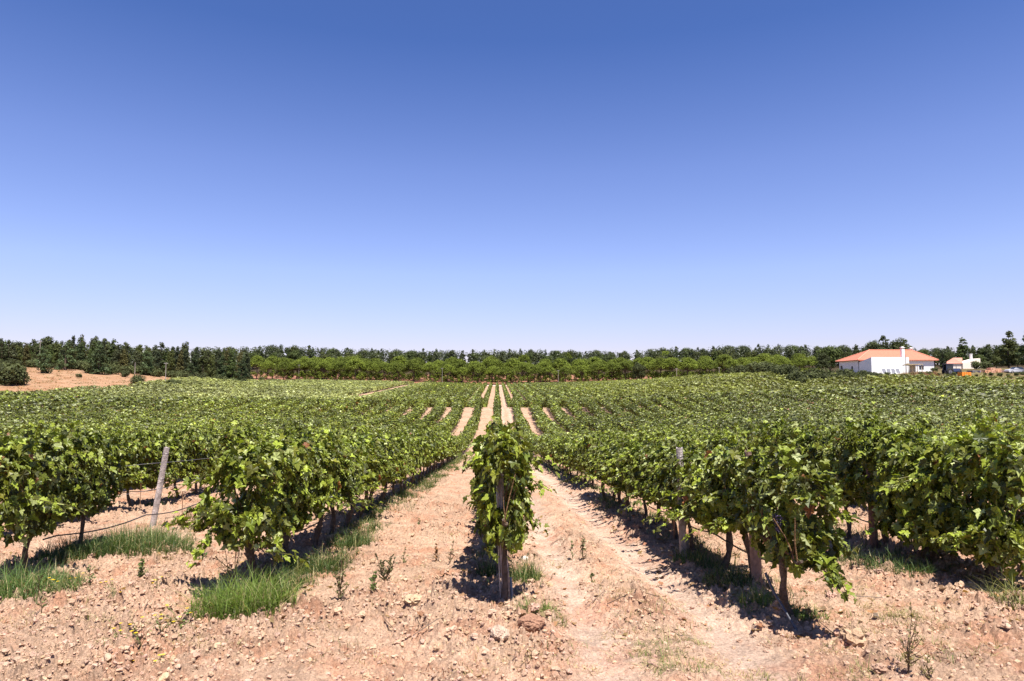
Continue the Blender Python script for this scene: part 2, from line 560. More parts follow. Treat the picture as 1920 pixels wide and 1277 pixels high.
def place_leaves(P, Nn, T, S, kind, C):
    V0, F0 = leaf_template(kind)
    Nn = Nn / (np.linalg.norm(Nn, axis=1)[:, None] + 1e-9)
    T = T - (T * Nn).sum(1)[:, None] * Nn
    T /= np.linalg.norm(T, axis=1)[:, None] + 1e-9
    B = np.cross(T, Nn)
    sx = S * (0.85 + 0.3 * rng.random(len(S)))
    V = P[:, None] + sx[:, None, None] * V0[None, :, 0, None] * B[:, None] + S[:, None, None] * V0[None, :, 1, None] * T[:, None] \
        + S[:, None, None] * V0[None, :, 2, None] * Nn[:, None] * (0.3 + 2.8 * rng.random((len(S), 1, 1)))
    nv = len(V0)
    F = (F0[None] + (np.arange(len(S)) * nv)[:, None, None]).reshape(-1, F0.shape[1])
    return V.reshape(-1, 3), F, np.repeat(C, nv, 0)


def leaf_colors(n, pale=0.10, yellow=0.22):
    base = np.array([0.120, 0.136, 0.016])
    c = base * (0.38 + 1.2 * rng.random((n, 1)) ** 1.3) * (1 + (rng.random((n, 3)) - 0.5) * [0.25, 0.12, 0.3])
    r = rng.random(n)
    y = r < yellow
    c[y] = np.array([0.26, 0.31, 0.035]) * (0.7 + 0.5 * rng.random((y.sum(), 1)))
    p = (r > 1 - pale)
    c[p] = np.array([0.33, 0.36, 0.13]) * (0.75 + 0.5 * rng.random((p.sum(), 1)))
    b = (r > 0.5) & (r < 0.505)
    c[b] = np.array([0.22, 0.09, 0.03])
    return c


def canopy(n, length=1.3, hw=0.34, z0=0.50, z1=1.45, kind='hi', size=0.105, shoots=7, lean=0.0, seed=0, pale=0.1, yellow=0.22,
           extra=None):
    """one vine's leaves, row running along Y"""
    global rng
    keep = rng; rng = np.random.default_rng(1000 + seed)
    s1, s2 = rng.random(2) * 50
    u = (rng.random(n) - 0.5) * length
    a = rng.random(n) * 2 * np.pi
    r = 1 - 0.62 * rng.random(n) ** 1.3
    zc = (z0 + z1) / 2; hz = (z1 - z0) / 2
    lump = 0.26 + 1.38 * fbm(u * 3.2 + s1, a * 1.5 + s2, seed, 3)
    endt = 1 - np.clip((np.abs(u) / (length / 2)) ** 4, 0, 1) * 0.35
    ca, sa = np.cos(a), np.sin(a)
    pw = 0.72
    dx = np.sign(ca) * np.abs(ca) ** pw * hw * r * lump * endt
    dz = np.sign(sa) * np.abs(sa) ** pw * hz * r * (0.82 + 0.30 * fbm(u * 2.4 + s2, a * 0.8, seed + 5, 2)) * endt
    P = np.c_[dx + lean * (dz + hz), u, zc + dz]
    Nn = np.c_[ca * 0.8, (rng.random(n) - 0.5) * 0.9, sa * 0.35 + 0.50] + (rng.random((n, 3)) - 0.5) * 1.3
    T = np.c_[ca * 0.25, np.zeros(n), -np.ones(n)] + (rng.random((n, 3)) - 0.5) * 1.5
    S = size * (0.45 + 0.95 * rng.random(n))
    C = leaf_colors(n, pale, yellow)
    m = MB()
    V, F_, CC = place_leaves(P, Nn, T, S, kind, C)
    m.add(V, F_, CC)
    # shoots: leaves strung along canes that leave the canopy
    sh = []
    for k in range(shoots):
        uu = (rng.random() - 0.5) * length * 0.9
        side = rng.choice([-1, 1])
        typ = rng.random()
        if typ < 0.45:
            st = np.array([side * hw * 0.5 * rng.random(), uu, z1 - 0.15]); dv = np.array([side * 0.5 * rng.random(), (rng.random() - 0.5) * 0.9, 0.9]); ln = 0.22 + 0.25 * rng.random(); g_ = -0.35
        else:
            st = np.array([side * hw * 0.8, uu, z0 + (z1 - z0) * rng.random() * 0.8]); dv = np.array([side * 0.8, (rng.random() - 0.5) * 0.8, 0.1]); ln = 0.2 + 0.35 * rng.random(); g_ = -1.8
        sh.append((st, dv, ln, g_, 9))
    sh += list(extra or [])
    for st, dv, ln, g_, nl in sh:
        dv = np.array(dv) / np.linalg.norm(dv)
        t = np.linspace(0, 1, nl)
        pts = np.array(st) + dv * ln * t[:, None] + np.array([0, 0, 0.5]) * g_ * (ln * t[:, None]) ** 2
        m.tube(pts[::2], 0.004, 3, (0.16, 0.15, 0.05), cap=False)
        k = np.repeat(np.arange(nl), 2)
        Pq = pts[k] + (rng.random((len(k), 3)) - 0.5) * 0.09
        Nq = np.c_[np.full(len(k), dv[0] * 0.4), np.full(len(k), dv[1] * 0.4), np.full(len(k), 0.8)] + (rng.random((len(k), 3)) - 0.5) * 1.3
        Tq = dv[None] * 0.4 + np.array([0, 0, -0.7]) + (rng.random((len(k), 3)) - 0.5) * 1.4
        Sq = size * (1.05 - 0.45 * t[k]) * (0.75 + 0.4 * rng.random(len(k)))
        Cq = leaf_colors(len(k), 0.1, 0.10 + 0.35)
        V, F_, CC = place_leaves(Pq, Nq, Tq, Sq, kind, Cq)
        m.add(V, F_, CC)
    rng = keep
    return m


def trunk_mesh(seed, bend=0.1, h=0.72, r=0.028, n=8):
    global rng
    keep = rng; rng = np.random.default_rng(300 + seed)
    m = MB()
    bark = (0.115, 0.085, 0.065)
    k = np.linspace(0, 1, 9)
    b1, b2 = (rng.random(2) - 0.5) * bend * 2
    P = np.c_[b1 * np.sin(k * 2.4) + 0.012 * np.sin(k * 9 + seed), b2 * k + 0.015 * np.sin(k * 8), k * h - 0.06]
    m.tube(P, r * (1.25 - 0.45 * k) * (1 + 0.18 * np.sin(k * 17 + seed)), n, bark, wob=0.35)
    top = P[-1]
    for sgn in (-1, 1):
        q = np.linspace(0, 1, 6)
        arm = top + np.c_[0.03 * np.sin(q * 5), sgn * 0.5 * q, 0.10 * q + 0.03 * np.sin(q * 7)] - np.array([0, 0, 0.03])
        m.tube(arm, r * (0.75 - 0.35 * q), 6, bark, wob=0.3)
        for j in range(3):
            a0 = arm[2 + j] if 2 + j < 6 else arm[5]
            c1 = a0 + np.array([(rng.random() - 0.5) * 0.3, (rng.random() - 0.5) * 0.2, 0.25 + 0.2 * rng.random()])
            m.tube([a0, (a0 + c1) / 2 + (rng.random(3) - 0.5) * 0.05, c1], [0.007, 0.006, 0.004], 5, (0.17, 0.10, 0.05))
    rng = keep
    return m.mesh('trunk', M_bark, True)


def cluster_mesh(seed, ripe=True):
    r_ = np.random.default_rng(seed)
    m = MB()
    t = (1 + 5 ** 0.5) / 2
    I = np.array([(-1, t, 0), (1, t, 0), (-1, -t, 0), (1, -t, 0), (0, -1, t), (0, 1, t), (0, -1, -t), (0, 1, -t), (t, 0, -1), (t, 0, 1), (-t, 0, -1), (-t, 0, 1)], float)
    I /= np.linalg.norm(I[0])
    FI = np.array([(0, 11, 5), (0, 5, 1), (0, 1, 7), (0, 7, 10), (0, 10, 11), (1, 5, 9), (5, 11, 4), (11, 10, 2), (10, 7, 6), (7, 1, 8),
                   (3, 9, 4), (3, 4, 2), (3, 2, 6), (3, 6, 8), (3, 8, 9), (4, 9, 5), (2, 4, 11), (6, 2, 10), (8, 6, 7), (9, 8, 1)])
    for i in range(60):
        z = r_.random()
        a = r_.random() * 6.28
        rr = 0.042 * (1 - z * 0.75)
        c = np.array([0.025, 0.016, 0.035]) * (0.6 + r_.random()) if ripe else np.array([0.16, 0.22, 0.05]) * (0.7 + 0.5 * r_.random())
        m.add(I * 0.0095 + np.array([rr * math.cos(a), rr * math.sin(a), -0.15 * z]), FI, c)
    m.tube([(0, 0, 0.03), (0, 0, -0.02)], 0.003, 4, (0.15, 0.15, 0.05))
    return m.mesh('grape_cluster', M_grape, True)


HI = [canopy(1300, kind='hi', seed=i, size=0.090, shoots=9, z0=0.50 + 0.06 * math.sin(i * 2.1), z1=1.46 + 0.07 * math.sin(i * 1.7), hw=0.33 + 0.04 * math.sin(i * 3), lean=0.04 * math.sin(i * 5)).mesh('foliage', M_leaf) for i in range(9)]
MID = [canopy(900, kind='mid', seed=40 + i, size=0.102, z0=0.48 + 0.06 * math.sin(i * 2.1), z1=1.46 + 0.07 * math.sin(i * 1.7), hw=0.33, shoots=5).mesh('foliage', M_leaf) for i in range(7)]
TR = [trunk_mesh(i, 0.09 + 0.05 * (i % 3), r=0.026 + 0.004 * (i % 3)) for i in range(6)]
GR = [cluster_mesh(1), cluster_mesh(2)]

# ------------------------------------------------------------------ where every vine stands
SP = 2.6


def row_x(k):
    return 0.05 + SP * k - (0.12 if k == -2 else 0)


START = {0: 6.50, 1: 6.02, -1: 7.5, 2: 6.2, -2: 7.9}
vines = []
r2 = np.random.default_rng(99)
for k in range(-36, 56):
    x = row_x(k)
    yy = START.get(k, 4.0 + r2.random())
    i = 0
    while yy < FIELD_END:
        x_ = x
        ok = True
        end = 318.0
        if x_ > 74: end = 141.5
        elif x_ > 42: end = 141.5 + (74 - x_) / 32 * 165
        if x_ < -88.5 + 3 * math.sin(yy * 0.05): ok = False
        if yy > end: break
        if 99.6 < yy < 102.6 and -22 < x_ < 22: ok = False
        if k in (-13, -14) and yy > 165: ok = False
        if k == -2 and 9.9 < yy < 13.6: ok = False
        if abs(x_) > 0.84 * yy + 2.5: ok = False
        gap = 0.012 if yy < 40 else 0.03
        if r2.random() < gap and not (yy < 12 and abs(k) < 3): ok = False
        if ok:
            vines.append((k, i, x_ + (r2.random() - 0.5) * 0.06, yy))
        i += 1
        yy += 1.06 + (r2.random() - 0.5) * 0.16
vines = np.array(vines)
u_ = vines[:, 2] / vines[:, 3]
vis = (u_ > -0.79) & (u_ < 0.83)
dist = np.hypot(vines[:, 2], vines[:, 3]) + np.where(vis, 0, 1e4)
vines_keep = vis | (np.hypot(vines[:, 2], vines[:, 3]) > 13)
vines = vines[vines_keep]; dist = dist[vines_keep]
order = np.argsort(dist)
near = order[:298]
far = order[298:]
near = near[np.lexsort((vines[near, 3], vines[near, 0]))]

row_name = {0: 'the middle row'}
for k in range(1, 14):
    row_name[k] = f'the {ORD[k]} row right of the middle row'
    row_name[-k] = f'the {ORD[k]} row left of the middle row'
GROUP_V = 'grapevines trained in rows across the vineyard'
cnt = {}
protos = {}
hgt = {0: 1.04, 1: 0.93, -1: 1.06, -2: 1.12, 2: 1.06}


def new_vine(fol, tr, loc, rz, scale, label, trot=(0, 0, 0)):
    t = empty('grapevine', loc, rz, 1.0)
    t.scale = scale
    tag(t, label, 'grapevine', GROUP_V)
    o = link('trunk', tr, t); o.rotation_euler = trot
    link('foliage', fol, t)
    return t


# distinctive leaves of the three row-end vines
hero0 = canopy(640, length=0.60, hw=0.235, z0=0.42, z1=1.48, kind='hi', seed=201, size=0.094, shoots=2,
               extra=[((-0.2, -0.1, 1.18), (-0.9, -0.1, 0.25), 0.20, -0.8, 7), ((-0.2, -0.1, 0.85), (-0.8, 0, 0.0), 0.16, -2.0, 7),
                      ((0.2, -0.1, 1.12), (0.9, -0.1, 0.1), 0.18, -0.8, 6), ((0.2, 0, 0.92), (0.9, 0, 0.2), 0.20, -1.8, 8),
                      ((0.22, 0, 0.72), (0.6, -0.1, -0.3), 0.20, -1.2, 7), ((-0.12, -0.2, 0.58), (0.0, -0.2, -1), 0.20, 0, 8),
                      ((0.08, -0.2, 0.55), (0.1, -0.1, -1), 0.16, 0, 7)]).mesh('foliage', M_leaf)
hero1 = canopy(760, length=1.10, hw=0.27, z0=0.50, z1=1.50, kind='hi', seed=202, size=0.097, shoots=4, lean=0.06, pale=0.13,
               extra=[((0.1, -0.45, 0.85), (0.5, -0.5, -0.3), 0.24, -1.2, 10), ((0.0, -0.5, 0.7), (0.2, -0.6, -0.7), 0.32, -0.2, 14),
                      ((0.1, -0.5, 0.6), (0.4, -0.3, -0.7), 0.26, 0, 12), ((0.15, -0.4, 1.0), (0.8, -0.1, 0.1), 0.2, -1.8, 8)]).mesh('foliage', M_leaf)
heroL = canopy(1350, length=1.35, hw=0.40, z0=0.44, z1=1.50, kind='hi', seed=203, size=0.098, shoots=6, pale=0.13,
               extra=[((-0.3, -0.5, 0.75), (-1.0, -0.1, 0.1), 0.42, -0.9, 14), ((-0.3, -0.4, 0.85), (-1.0, -0.2, 0.0), 0.36, -1.2, 14),
                      ((-0.25, -0.6, 0.65), (-0.4, -0.4, -0.8), 0.30, 0, 12), ((-0.1, -0.65, 0.9), (-0.2, -0.9, 0.1), 0.25, -1.6, 12)]).mesh('foliage', M_leaf)
SLIM = [canopy(780, kind='hi', seed=240 + i, size=0.100, z0=0.48, z1=1.47, hw=0.26, shoots=2).mesh('foliage', M_leaf) for i in range(4)]
HANG = [canopy(1500, kind='hi', seed=220 + i, size=0.100, z0=0.22, z1=1.50, hw=0.42, shoots=9, length=1.35,
               extra=[((-0.3, -0.2, 0.5), (-0.8, -0.4, -0.1), 0.30, -0.8, 11), ((-0.3, 0.3, 0.45), (-0.7, 0.1, -0.2), 0.25, -0.6, 9),
                      ((0.0, 0.1, 1.35), (0.1, 0.1, 1.0), 0.46, -0.2, 14), ((-0.1, -0.3, 1.35), (-0.25, 0.1, 1.0), 0.30, -0.3, 10)]).mesh('foliage', M_leaf) for i in range(3)]
heroLtr = trunk_mesh(55, 0.16, r=0.040)

for j in near:
    k, i, x, yv = vines[j]; k = int(k)
    n_in = cnt.get(k, 0) + 1; cnt[k] = n_in
    loc = (x, yv, float(HM(x, yv)) - 0.01)
    d = math.hypot(x, yv)
    hs = hgt.get(k, 1.03) * (0.93 + 0.14 * r2.random()) * (1.0 if d < 40 else 1.0)
    rz = (math.pi if r2.random() < 0.5 else 0) + (r2.random() - 0.5) * 0.2
    ws = (0.9 + 0.25 * r2.random()) * (0.88 if k == 0 else 1.0)
    if n_in <= (6 if abs(k) <= 2 else 3) and abs(k) <= 6 and abs(k) > 0:
        lab = f"leafy grapevine, {ORD[n_in]} from the near end of {row_name[k]}"
    elif k == 0:
        lab = "leafy grapevine further back in the middle row, overlapping its neighbours" if n_in > 3 else f"{ORD[n_in]} grapevine from the near end of the middle row"
    else:
        lab = f"leafy grapevine further back in {row_name[k]}"
    if k == 0 and n_in == 1:
        lab = "tall narrow grapevine behind the split grey post at the head of the middle row"
        t = new_vine(hero0, TR[0], (x, yv - 0.16, loc[2]), 0, (0.88, 1, 1.05), lab, (0, 0, 0))
    elif k == 1 and n_in == 1:
        lab = "row-end grapevine with purple grapes, leaning over a black pipe end"
        t = new_vine(hero1, TR[1], (loc[0] - 0.12, loc[1] - 0.05, loc[2]), 0, (1.0, 1, 0.95), lab, (0.1, -0.16, 0))
        for q, (a, b, c) in enumerate([(-0.20, -0.30, 0.98), (0.06, -0.50, 0.72)]):
            o = link('grape_cluster', GR[q % 2], t); o.location = (a, b, c)
    elif k == -1 and n_in == 1:
        lab = "broad bushy grapevine with a dark forked trunk above the bright grass tuft"
        t = new_vine(heroL, heroLtr, loc, 0, (1.0, 1, 1.03), lab)
    else:
        fol = SLIM[n_in % 4] if (k == 0 and n_in < 16) else HANG[n_in % 3] if (k == 2 and n_in <= 2) else HI[r2.integers(len(HI))] if d < 19 else MID[r2.integers(len(MID))]
        lean = (r2.random() - 0.5) * 0.35
        t = new_vine(fol, TR[r2.integers(len(TR))], loc, rz, (ws, 1.0, hs), lab, ((r2.random() - 0.5) * 0.3, lean, 0))

# ---- the rest of the vineyard: past the first 300 vines it reads as one mass of leaves


def far_templates(n, size, nt, z1=1.58, hw=0.44):
    out = []
    for i in range(nt):
        m = canopy(n, kind='quad', seed=80 + i + n, size=size, shoots=0, z0=0.40, z1=z1, hw=hw, pale=0.0, yellow=0.0)
        V = np.concatenate(m.v); Ff = m.f[0]
        out.append((V, Ff))
    return out


fx, fy = vines[far, 2], vines[far, 3]
fz = H(fx, fy)
fd = np.hypot(fx, fy)
fd = np.where(dist[far] > 9e3, np.maximum(fd, 20), fd)
mb = MB()
LODS = [(0, 40, 480, 0.115, 5), (40, 62, 380, 0.14, 5), (62, 105, 210, 0.19, 5), (105, 180, 110, 0.27, 4), (180, 450, 64, 0.36, 4)]
pn = fbm(fx * 0.035 + 3, fy * 0.02, 61, 3)
pn2 = fbm(fx * 0.2, fy * 0.12, 67, 2)
for lo, hi_, nl, size, nt in LODS:
    T = far_templates(nl, size, nt, *{40: (1.50, 0.36), 62: (1.62, 0.42), 105: (1.58, 0.46), 180: (1.55, 0.46)}.get(lo, (1.52, 0.36)))
    sel = np.where((fd >= lo) & (fd < hi_))[0]
    tt = rng.integers(0, nt, len(sel))
    for q in range(nt):
        s_ = sel[tt == q]
        if len(s_) == 0: continue
        V, Ff = T[q]
        n = len(s_)
        flip = np.where(rng.random(n) < 0.5, -1, 1)
        sx = flip * (0.85 + 0.35 * rng.random(n)); sx = sx * np.where(np.abs(fx[s_]) > 4, 1.5, 1.0); sy = flip * np.ones(n)
        sz = 0.88 + 0.24 * rng.random(n)
        # on the pale block at the far left the canopy is thinner and lower
        X, Y_ = fx[s_], fy[s_]
        VV = np.empty((n, len(V), 3))
        VV[:, :, 0] = V[None, :, 0] * sx[:, None] + X[:, None]
        VV[:, :, 1] = V[None, :, 1] * sy[:, None] + Y_[:, None]
        VV[:, :, 2] = V[None, :, 2] * sz[:, None] + fz[s_][:, None] - 0.02
        nleaf = len(V) // 4
        c = leaf_colors(n * nleaf, 0.07, 0.10).reshape(n, nleaf, 3)
        # block varieties: yellower and paler stands
        paleL = _smooth(-24, -32, X) * _smooth(118, 150, Y_)
        yelR = _smooth(14, 40, X) * _smooth(98, 125, Y_)
        specR = _smooth(22, 34, X) * (1 - _smooth(96, 112, Y_)) * _smooth(52, 60, Y_)
        farL = _smooth(-30, -50, X) * (1 - _smooth(105, 125, Y_))
        tgt = np.array([0.25, 0.26, 0.08]); m_ = (paleL * 0.7)[:, None, None]
        c = c * (1 - m_) + tgt * (0.55 + 0.95 * rng.random((n, nleaf, 1))) * m_
        tgt = np.array([0.19, 0.20, 0.03]); m_ = (yelR * 0.55)[:, None, None]
        c = c * (1 - m_) + tgt * (0.6 + 0.8 * rng.random((n, nleaf, 1))) * m_
        palespeck = rng.random((n, nleaf, 1)) < (0.02 + 0.10 * specR + 0.10 * paleL + 0.05 * farL)[:, None, None]
        c = np.where(palespeck, np.array([0.36, 0.38, 0.18]), c)
        c *= (0.72 + 0.55 * pn[s_] + 0.8 * (pn2[s_] - 0.5))[:, None, None] * (0.75 + 0.5 * rng.random((n, 1, 1)))
        c *= (1 - 0.28 * _smooth(34, 52, X) * (1 - _smooth(118, 136, Y_)))[:, None, None]
        c = c * np.where(rng.random((n, nleaf, 1)) < 0.15, 1.65, 0.90)
        C4 = np.repeat(c.reshape(-1, 3), 4, 0)
        Fx = (Ff[None] + (np.arange(n) * len(V))[:, None, None]).reshape(-1, 3)
        mb.add(VV.reshape(-1, 3), Fx, C4)
# trunks where they can still be made out
for j in np.where(fd < 55)[0]:
    if rng.random() < 0.7:
        ll = (rng.random(2) - 0.5) * 0.14
        mb.tube([(fx[j], fy[j], fz[j] - 0.05), (fx[j] + ll[0], fy[j] + ll[1], fz[j] + 0.7)], 0.028, 4, (0.1, 0.075, 0.055), cap=False)
tag(mb.build('vineyard_foliage', M_farleaf), 'far sweep of leafy vine rows running back to the pine grove', 'vineyard', kind='stuff')
#@@REST
# ------------------------------------------------------------------ clods and stones on the soil
_t5 = (1 + 5 ** 0.5) / 2
ICO = np.array([(-1, _t5, 0), (1, _t5, 0), (-1, -_t5, 0), (1, -_t5, 0), (0, -1, _t5), (0, 1, _t5), (0, -1, -_t5), (0, 1, -_t5),
                (_t5, 0, -1), (_t5, 0, 1), (-_t5, 0, -1), (-_t5, 0, 1)], float) / math.hypot(1, _t5)
ICF = np.array([(0, 11, 5), (0, 5, 1), (0, 1, 7), (0, 7, 10), (0, 10, 11), (1, 5, 9), (5, 11, 4), (11, 10, 2), (10, 7, 6), (7, 1, 8),
                (3, 9, 4), (3, 4, 2), (3, 2, 6), (3, 6, 8), (3, 8, 9), (4, 9, 5), (2, 4, 11), (6, 2, 10), (8, 6, 7), (9, 8, 1)])


def subdiv(V, F_):
    V = list(map(tuple, V)); cache = {}; out = []

    def mid(a, b):
        k = (min(a, b), max(a, b))
        if k not in cache:
            m = (np.array(V[a]) + np.array(V[b])) / 2; m = m / np.linalg.norm(m)
            V.append(tuple(m)); cache[k] = len(V) - 1
        return cache[k]
    for a, b, c in F_:
        ab, bc, ca = mid(a, b), mid(b, c), mid(c, a)
        out += [(a, ab, ca), (b, bc, ab), (c, ca, bc), (ab, bc, ca)]
    return np.array(V), np.array(out)


IC1, IF1 = subdiv(ICO, ICF)
IC2, IF2 = subdiv(IC1, IF1)
IC3, IF3 = subdiv(IC2, IF2)


def rocks(mb, X, Y, S, V0, F0, C, sink=0.35, rough=0.30):
    n = len(X)
    if n == 0: return
    nv = len(V0)
    d = 1 + (rng.random((n, nv)) - 0.5) * rough * 2
    d *= 1 + 0.25 * np.sin(V0[None, :, 0] * 3 + rng.random((n, 1)) * 6) * np.cos(V0[None, :, 1] * 3 + rng.random((n, 1)) * 6)
    a = rng.random(n) * 6.28
    ca, sa = np.cos(a)[:, None], np.sin(a)[:, None]
    ax = S[:, None] * (0.75 + 0.6 * rng.random((n, 1))); az = S[:, None] * (0.5 + 0.45 * rng.random((n, 1)))
    vx = V0[None, :, 0] * d * ax; vy = V0[None, :, 1] * d * S[:, None]; vz = V0[None, :, 2] * d * az
    Z = HM(X, Y)
    V = np.stack([X[:, None] + vx * ca - vy * sa, Y[:, None] + vx * sa + vy * ca, Z[:, None] + vz + (az * (0.5 - sink))], -1)
    F_ = (F0[None] + (np.arange(n) * nv)[:, None, None]).reshape(-1, 3)
    mb.add(V.reshape(-1, 3), F_, np.repeat(C, nv, 0))


def scatter(n, y0, y1, half=0.86):
    Y = np.exp(rng.random(n) * (math.log(y1) - math.log(y0)) + math.log(y0))
    X = (rng.random(n) * 2 - 1) * (half * Y + 0.6)
    return X, Y


cm = MB()
for n, y0, y1, smin, smax, V0, F0 in ((110000, 3.3, 15, 0.005, 0.021, ICO, ICF), (6500, 3.3, 24, 0.014, 0.038, IC1, IF1), (300, 3.6, 24, 0.04, 0.075, IC2, IF2)):
    X, Y = scatter(n, y0, y1)
    p = fbm(X * 0.9 + 7, Y * 0.9, 21, 3)
    keep = rng.random(n) < np.clip((p - 0.25) * 2.2, 0.12, 1) * (1 - 0.93 * tracks(X, Y))
    X, Y = X[keep], Y[keep]
    S = smin + (smax - smin) * rng.random(len(X)) ** 2.2
    C = soil * (0.82 + 0.30 * rng.random((len(X), 1))) * (1 + (rng.random((len(X), 3)) - 0.5) * [0.05, 0.1, 0.14])
    rocks(cm, X, Y, S, V0, F0, C)
tag(cm.build('soil_clods', M_clod), 'crumbled dry pinkish clods lying loose over the ploughed soil', 'soil', kind='stuff')

for px, py, s, c, lab, nm, cat in (
        (996, 1208, 0.090, (0.30, 0.165, 0.105), 'large reddish crumbly clod in front of the middle post', 'earth_clod', 'clod'),
        (938, 1224, 0.075, (0.46, 0.33, 0.24), 'pale flat stone left of the reddish clod', 'stone', 'stone'),
        (985, 1066, 0.045, (0.62, 0.52, 0.44), 'small whitish stone on the path right of the middle vine', 'stone', 'stone'),
        (968, 1172, 0.065, (0.40, 0.22, 0.16), 'small dark red clod at the foot of the middle post', 'earth_clod', 'clod'),
        (1098, 1092, 0.06, (0.44, 0.29, 0.20), 'knobbly pink clod beside the right-hand wheel track', 'earth_clod', 'clod'),
        (905, 1243, 0.06, (0.47, 0.32, 0.23), 'light pink clod lower left of the pale stone', 'earth_clod', 'clod')):
    G = ground_at(px, py)
    V = IC3.copy()
    nn = fbm(V[:, 0] * 2.1 + px, V[:, 1] * 2.1 + V[:, 2] * 1.7, 71, 4)
    nn2 = fbm(V[:, 0] * 7 + px, V[:, 1] * 7 + V[:, 2] * 5, 73, 3)
    V = V * (0.72 + 0.5 * nn + 0.28 * nn2)[:, None] * s * np.array([1.0, 0.8, 0.62])
    m = MB(); m.add(V, IF3, np.array(c) * (0.75 + 0.5 * nn2)[:, None])
    o = m.build(nm, M_clod); o.location = (G[0], G[1], float(HM(G[0], G[1])) + s * 0.25); o.rotation_euler = (0, 0, px % 6)
    tag(o, lab, cat)


# ------------------------------------------------------------------ grass and weeds
def blades(mb, P, Ht, lean, w, C, segs=3):
    n = len(P)
    a = rng.random(n) * 2 * np.pi
    dirn = np.c_[np.cos(a), np.sin(a)]
    b = a + np.pi / 2 + (rng.random(n) - 0.5)
    side = np.c_[np.cos(b), np.sin(b)]
    rows = []
    for i in range(segs + 1):
        t = i / segs
        c = P.copy()
        off = lean * Ht * t ** 2
        c[:, :2] += dirn * off[:, None]
        c[:, 2] += Ht * (t - 0.35 * t * t * np.clip(lean, 0, 1.2))
        ww = (w * (1 - t ** 1.5))[:, None] * side * 0.5
        if i < segs:
            l = c.copy(); l[:, :2] -= ww; r = c.copy(); r[:, :2] += ww
            rows += [l, r]
        else:
            rows.append(c)
    V = np.stack(rows, 1)
    nv = V.shape[1]
    F_ = []
    for i in range(segs - 1):
        F_ += [(2 * i, 2 * i + 1, 2 * i + 3), (2 * i, 2 * i + 3, 2 * i + 2)]
    F_ += [(2 * segs - 2, 2 * segs - 1, 2 * segs)]
    F_ = (np.array(F_)[None] + (np.arange(n) * nv)[:, None, None]).reshape(-1, 3)
    mb.add(V.reshape(-1, 3), F_, np.repeat(C, nv, 0))


def tuft(mb, cx, cy, rx, ry, n, h, col, w=0.006, lean=0.8, dryf=0.12):
    a = rng.random(n) * 6.28; r = np.sqrt(rng.random(n)) * (0.75 + 0.45 * vnoise(a * 1.3, a * 0 + cx * 7, 5))
    X = cx + rx * r * np.cos(a); Y = cy + ry * r * np.sin(a)
    P = np.c_[X, Y, HM(X, Y) - 0.01]
    Ht = h * (0.25 + 0.95 * rng.random(n) ** 1.4) * (1.15 - 0.5 * r)
    C = np.array(col) * (0.6 + 0.8 * rng.random((n, 1)))
    d = rng.random(n) < dryf
    C[d] = np.array([0.42, 0.36, 0.17]) * (0.7 + 0.5 * rng.random((d.sum(), 1)))
    blades(mb, P, Ht, lean * (0.2 + 1.7 * rng.random(n) ** 1.3), np.full(n, w) * (0.7 + 0.6 * rng.random(n)), C)


GREEN = (0.12, 0.17, 0.035); DEEP = (0.06, 0.095, 0.024); OLIVE = (0.15, 0.155, 0.045); STRAW = (0.36, 0.28, 0.13); RUST = (0.26, 0.10, 0.05)
gm = MB()
for px, py, rx, ry, n, h, c, ln in (
        (462, 1168, 0.44, 0.30, 1500, 0.42, (0.14, 0.20, 0.035), 0.7), (420, 1150, 0.25, 0.25, 350, 0.22, OLIVE, 0.9),
        (525, 1105, 0.35, 0.35, 550, 0.28, DEEP, 0.8), (600, 1070, 0.4, 0.45, 700, 0.30, DEEP, 0.8), (660, 1030, 0.35, 0.5, 600, 0.30, DEEP, 0.8),
        (240, 1052, 0.75, 0.42, 2000, 0.42, (0.08, 0.12, 0.03), 0.8), (150, 1060, 0.5, 0.4, 900, 0.36, DEEP, 0.8), (310, 1030, 0.35, 0.4, 600, 0.34, (0.09, 0.13, 0.035), 0.8),
        (30, 1130, 0.55, 0.35, 1100, 0.36, (0.09, 0.145, 0.035), 0.8), (95, 1105, 0.3, 0.3, 350, 0.26, DEEP, 0.8),
        (985, 1105, 0.20, 0.22, 420, 0.36, (0.085, 0.13, 0.035), 0.7), (915, 1085, 0.14, 0.2, 220, 0.26, DEEP, 0.7),
        (1010, 1170, 0.22, 0.16, 260, 0.16, GREEN, 1.0), (1040, 1185, 0.12, 0.12, 90, 0.13, OLIVE, 1.0),
        (1435, 1158, 0.25, 0.20, 330, 0.22, GREEN, 1.0), (1515, 1170, 0.18, 0.14, 200, 0.18, GREEN, 0.9),
        (1370, 1110, 0.3, 0.4, 420, 0.24, DEEP, 0.8), (1300, 1060, 0.25, 0.5, 320, 0.24, DEEP, 0.8),
        (1690, 1085, 0.35, 0.5, 500, 0.26, DEEP, 0.8), (1600, 1060, 0.3, 0.5, 380, 0.25, DEEP, 0.8), (1910, 1150, 0.3, 0.3, 260, 0.3, OLIVE, 0.9),
        (430, 1000, 0.4, 0.5, 160, 0.12, OLIVE, 1.0), (330, 1065, 0.3, 0.15, 200, 0.10, STRAW, 1.0)):
    G = ground_at(px, py)
    tuft(gm, G[0], G[1], rx, ry, int(n * 1.7), h, c, w=0.0065, lean=ln)
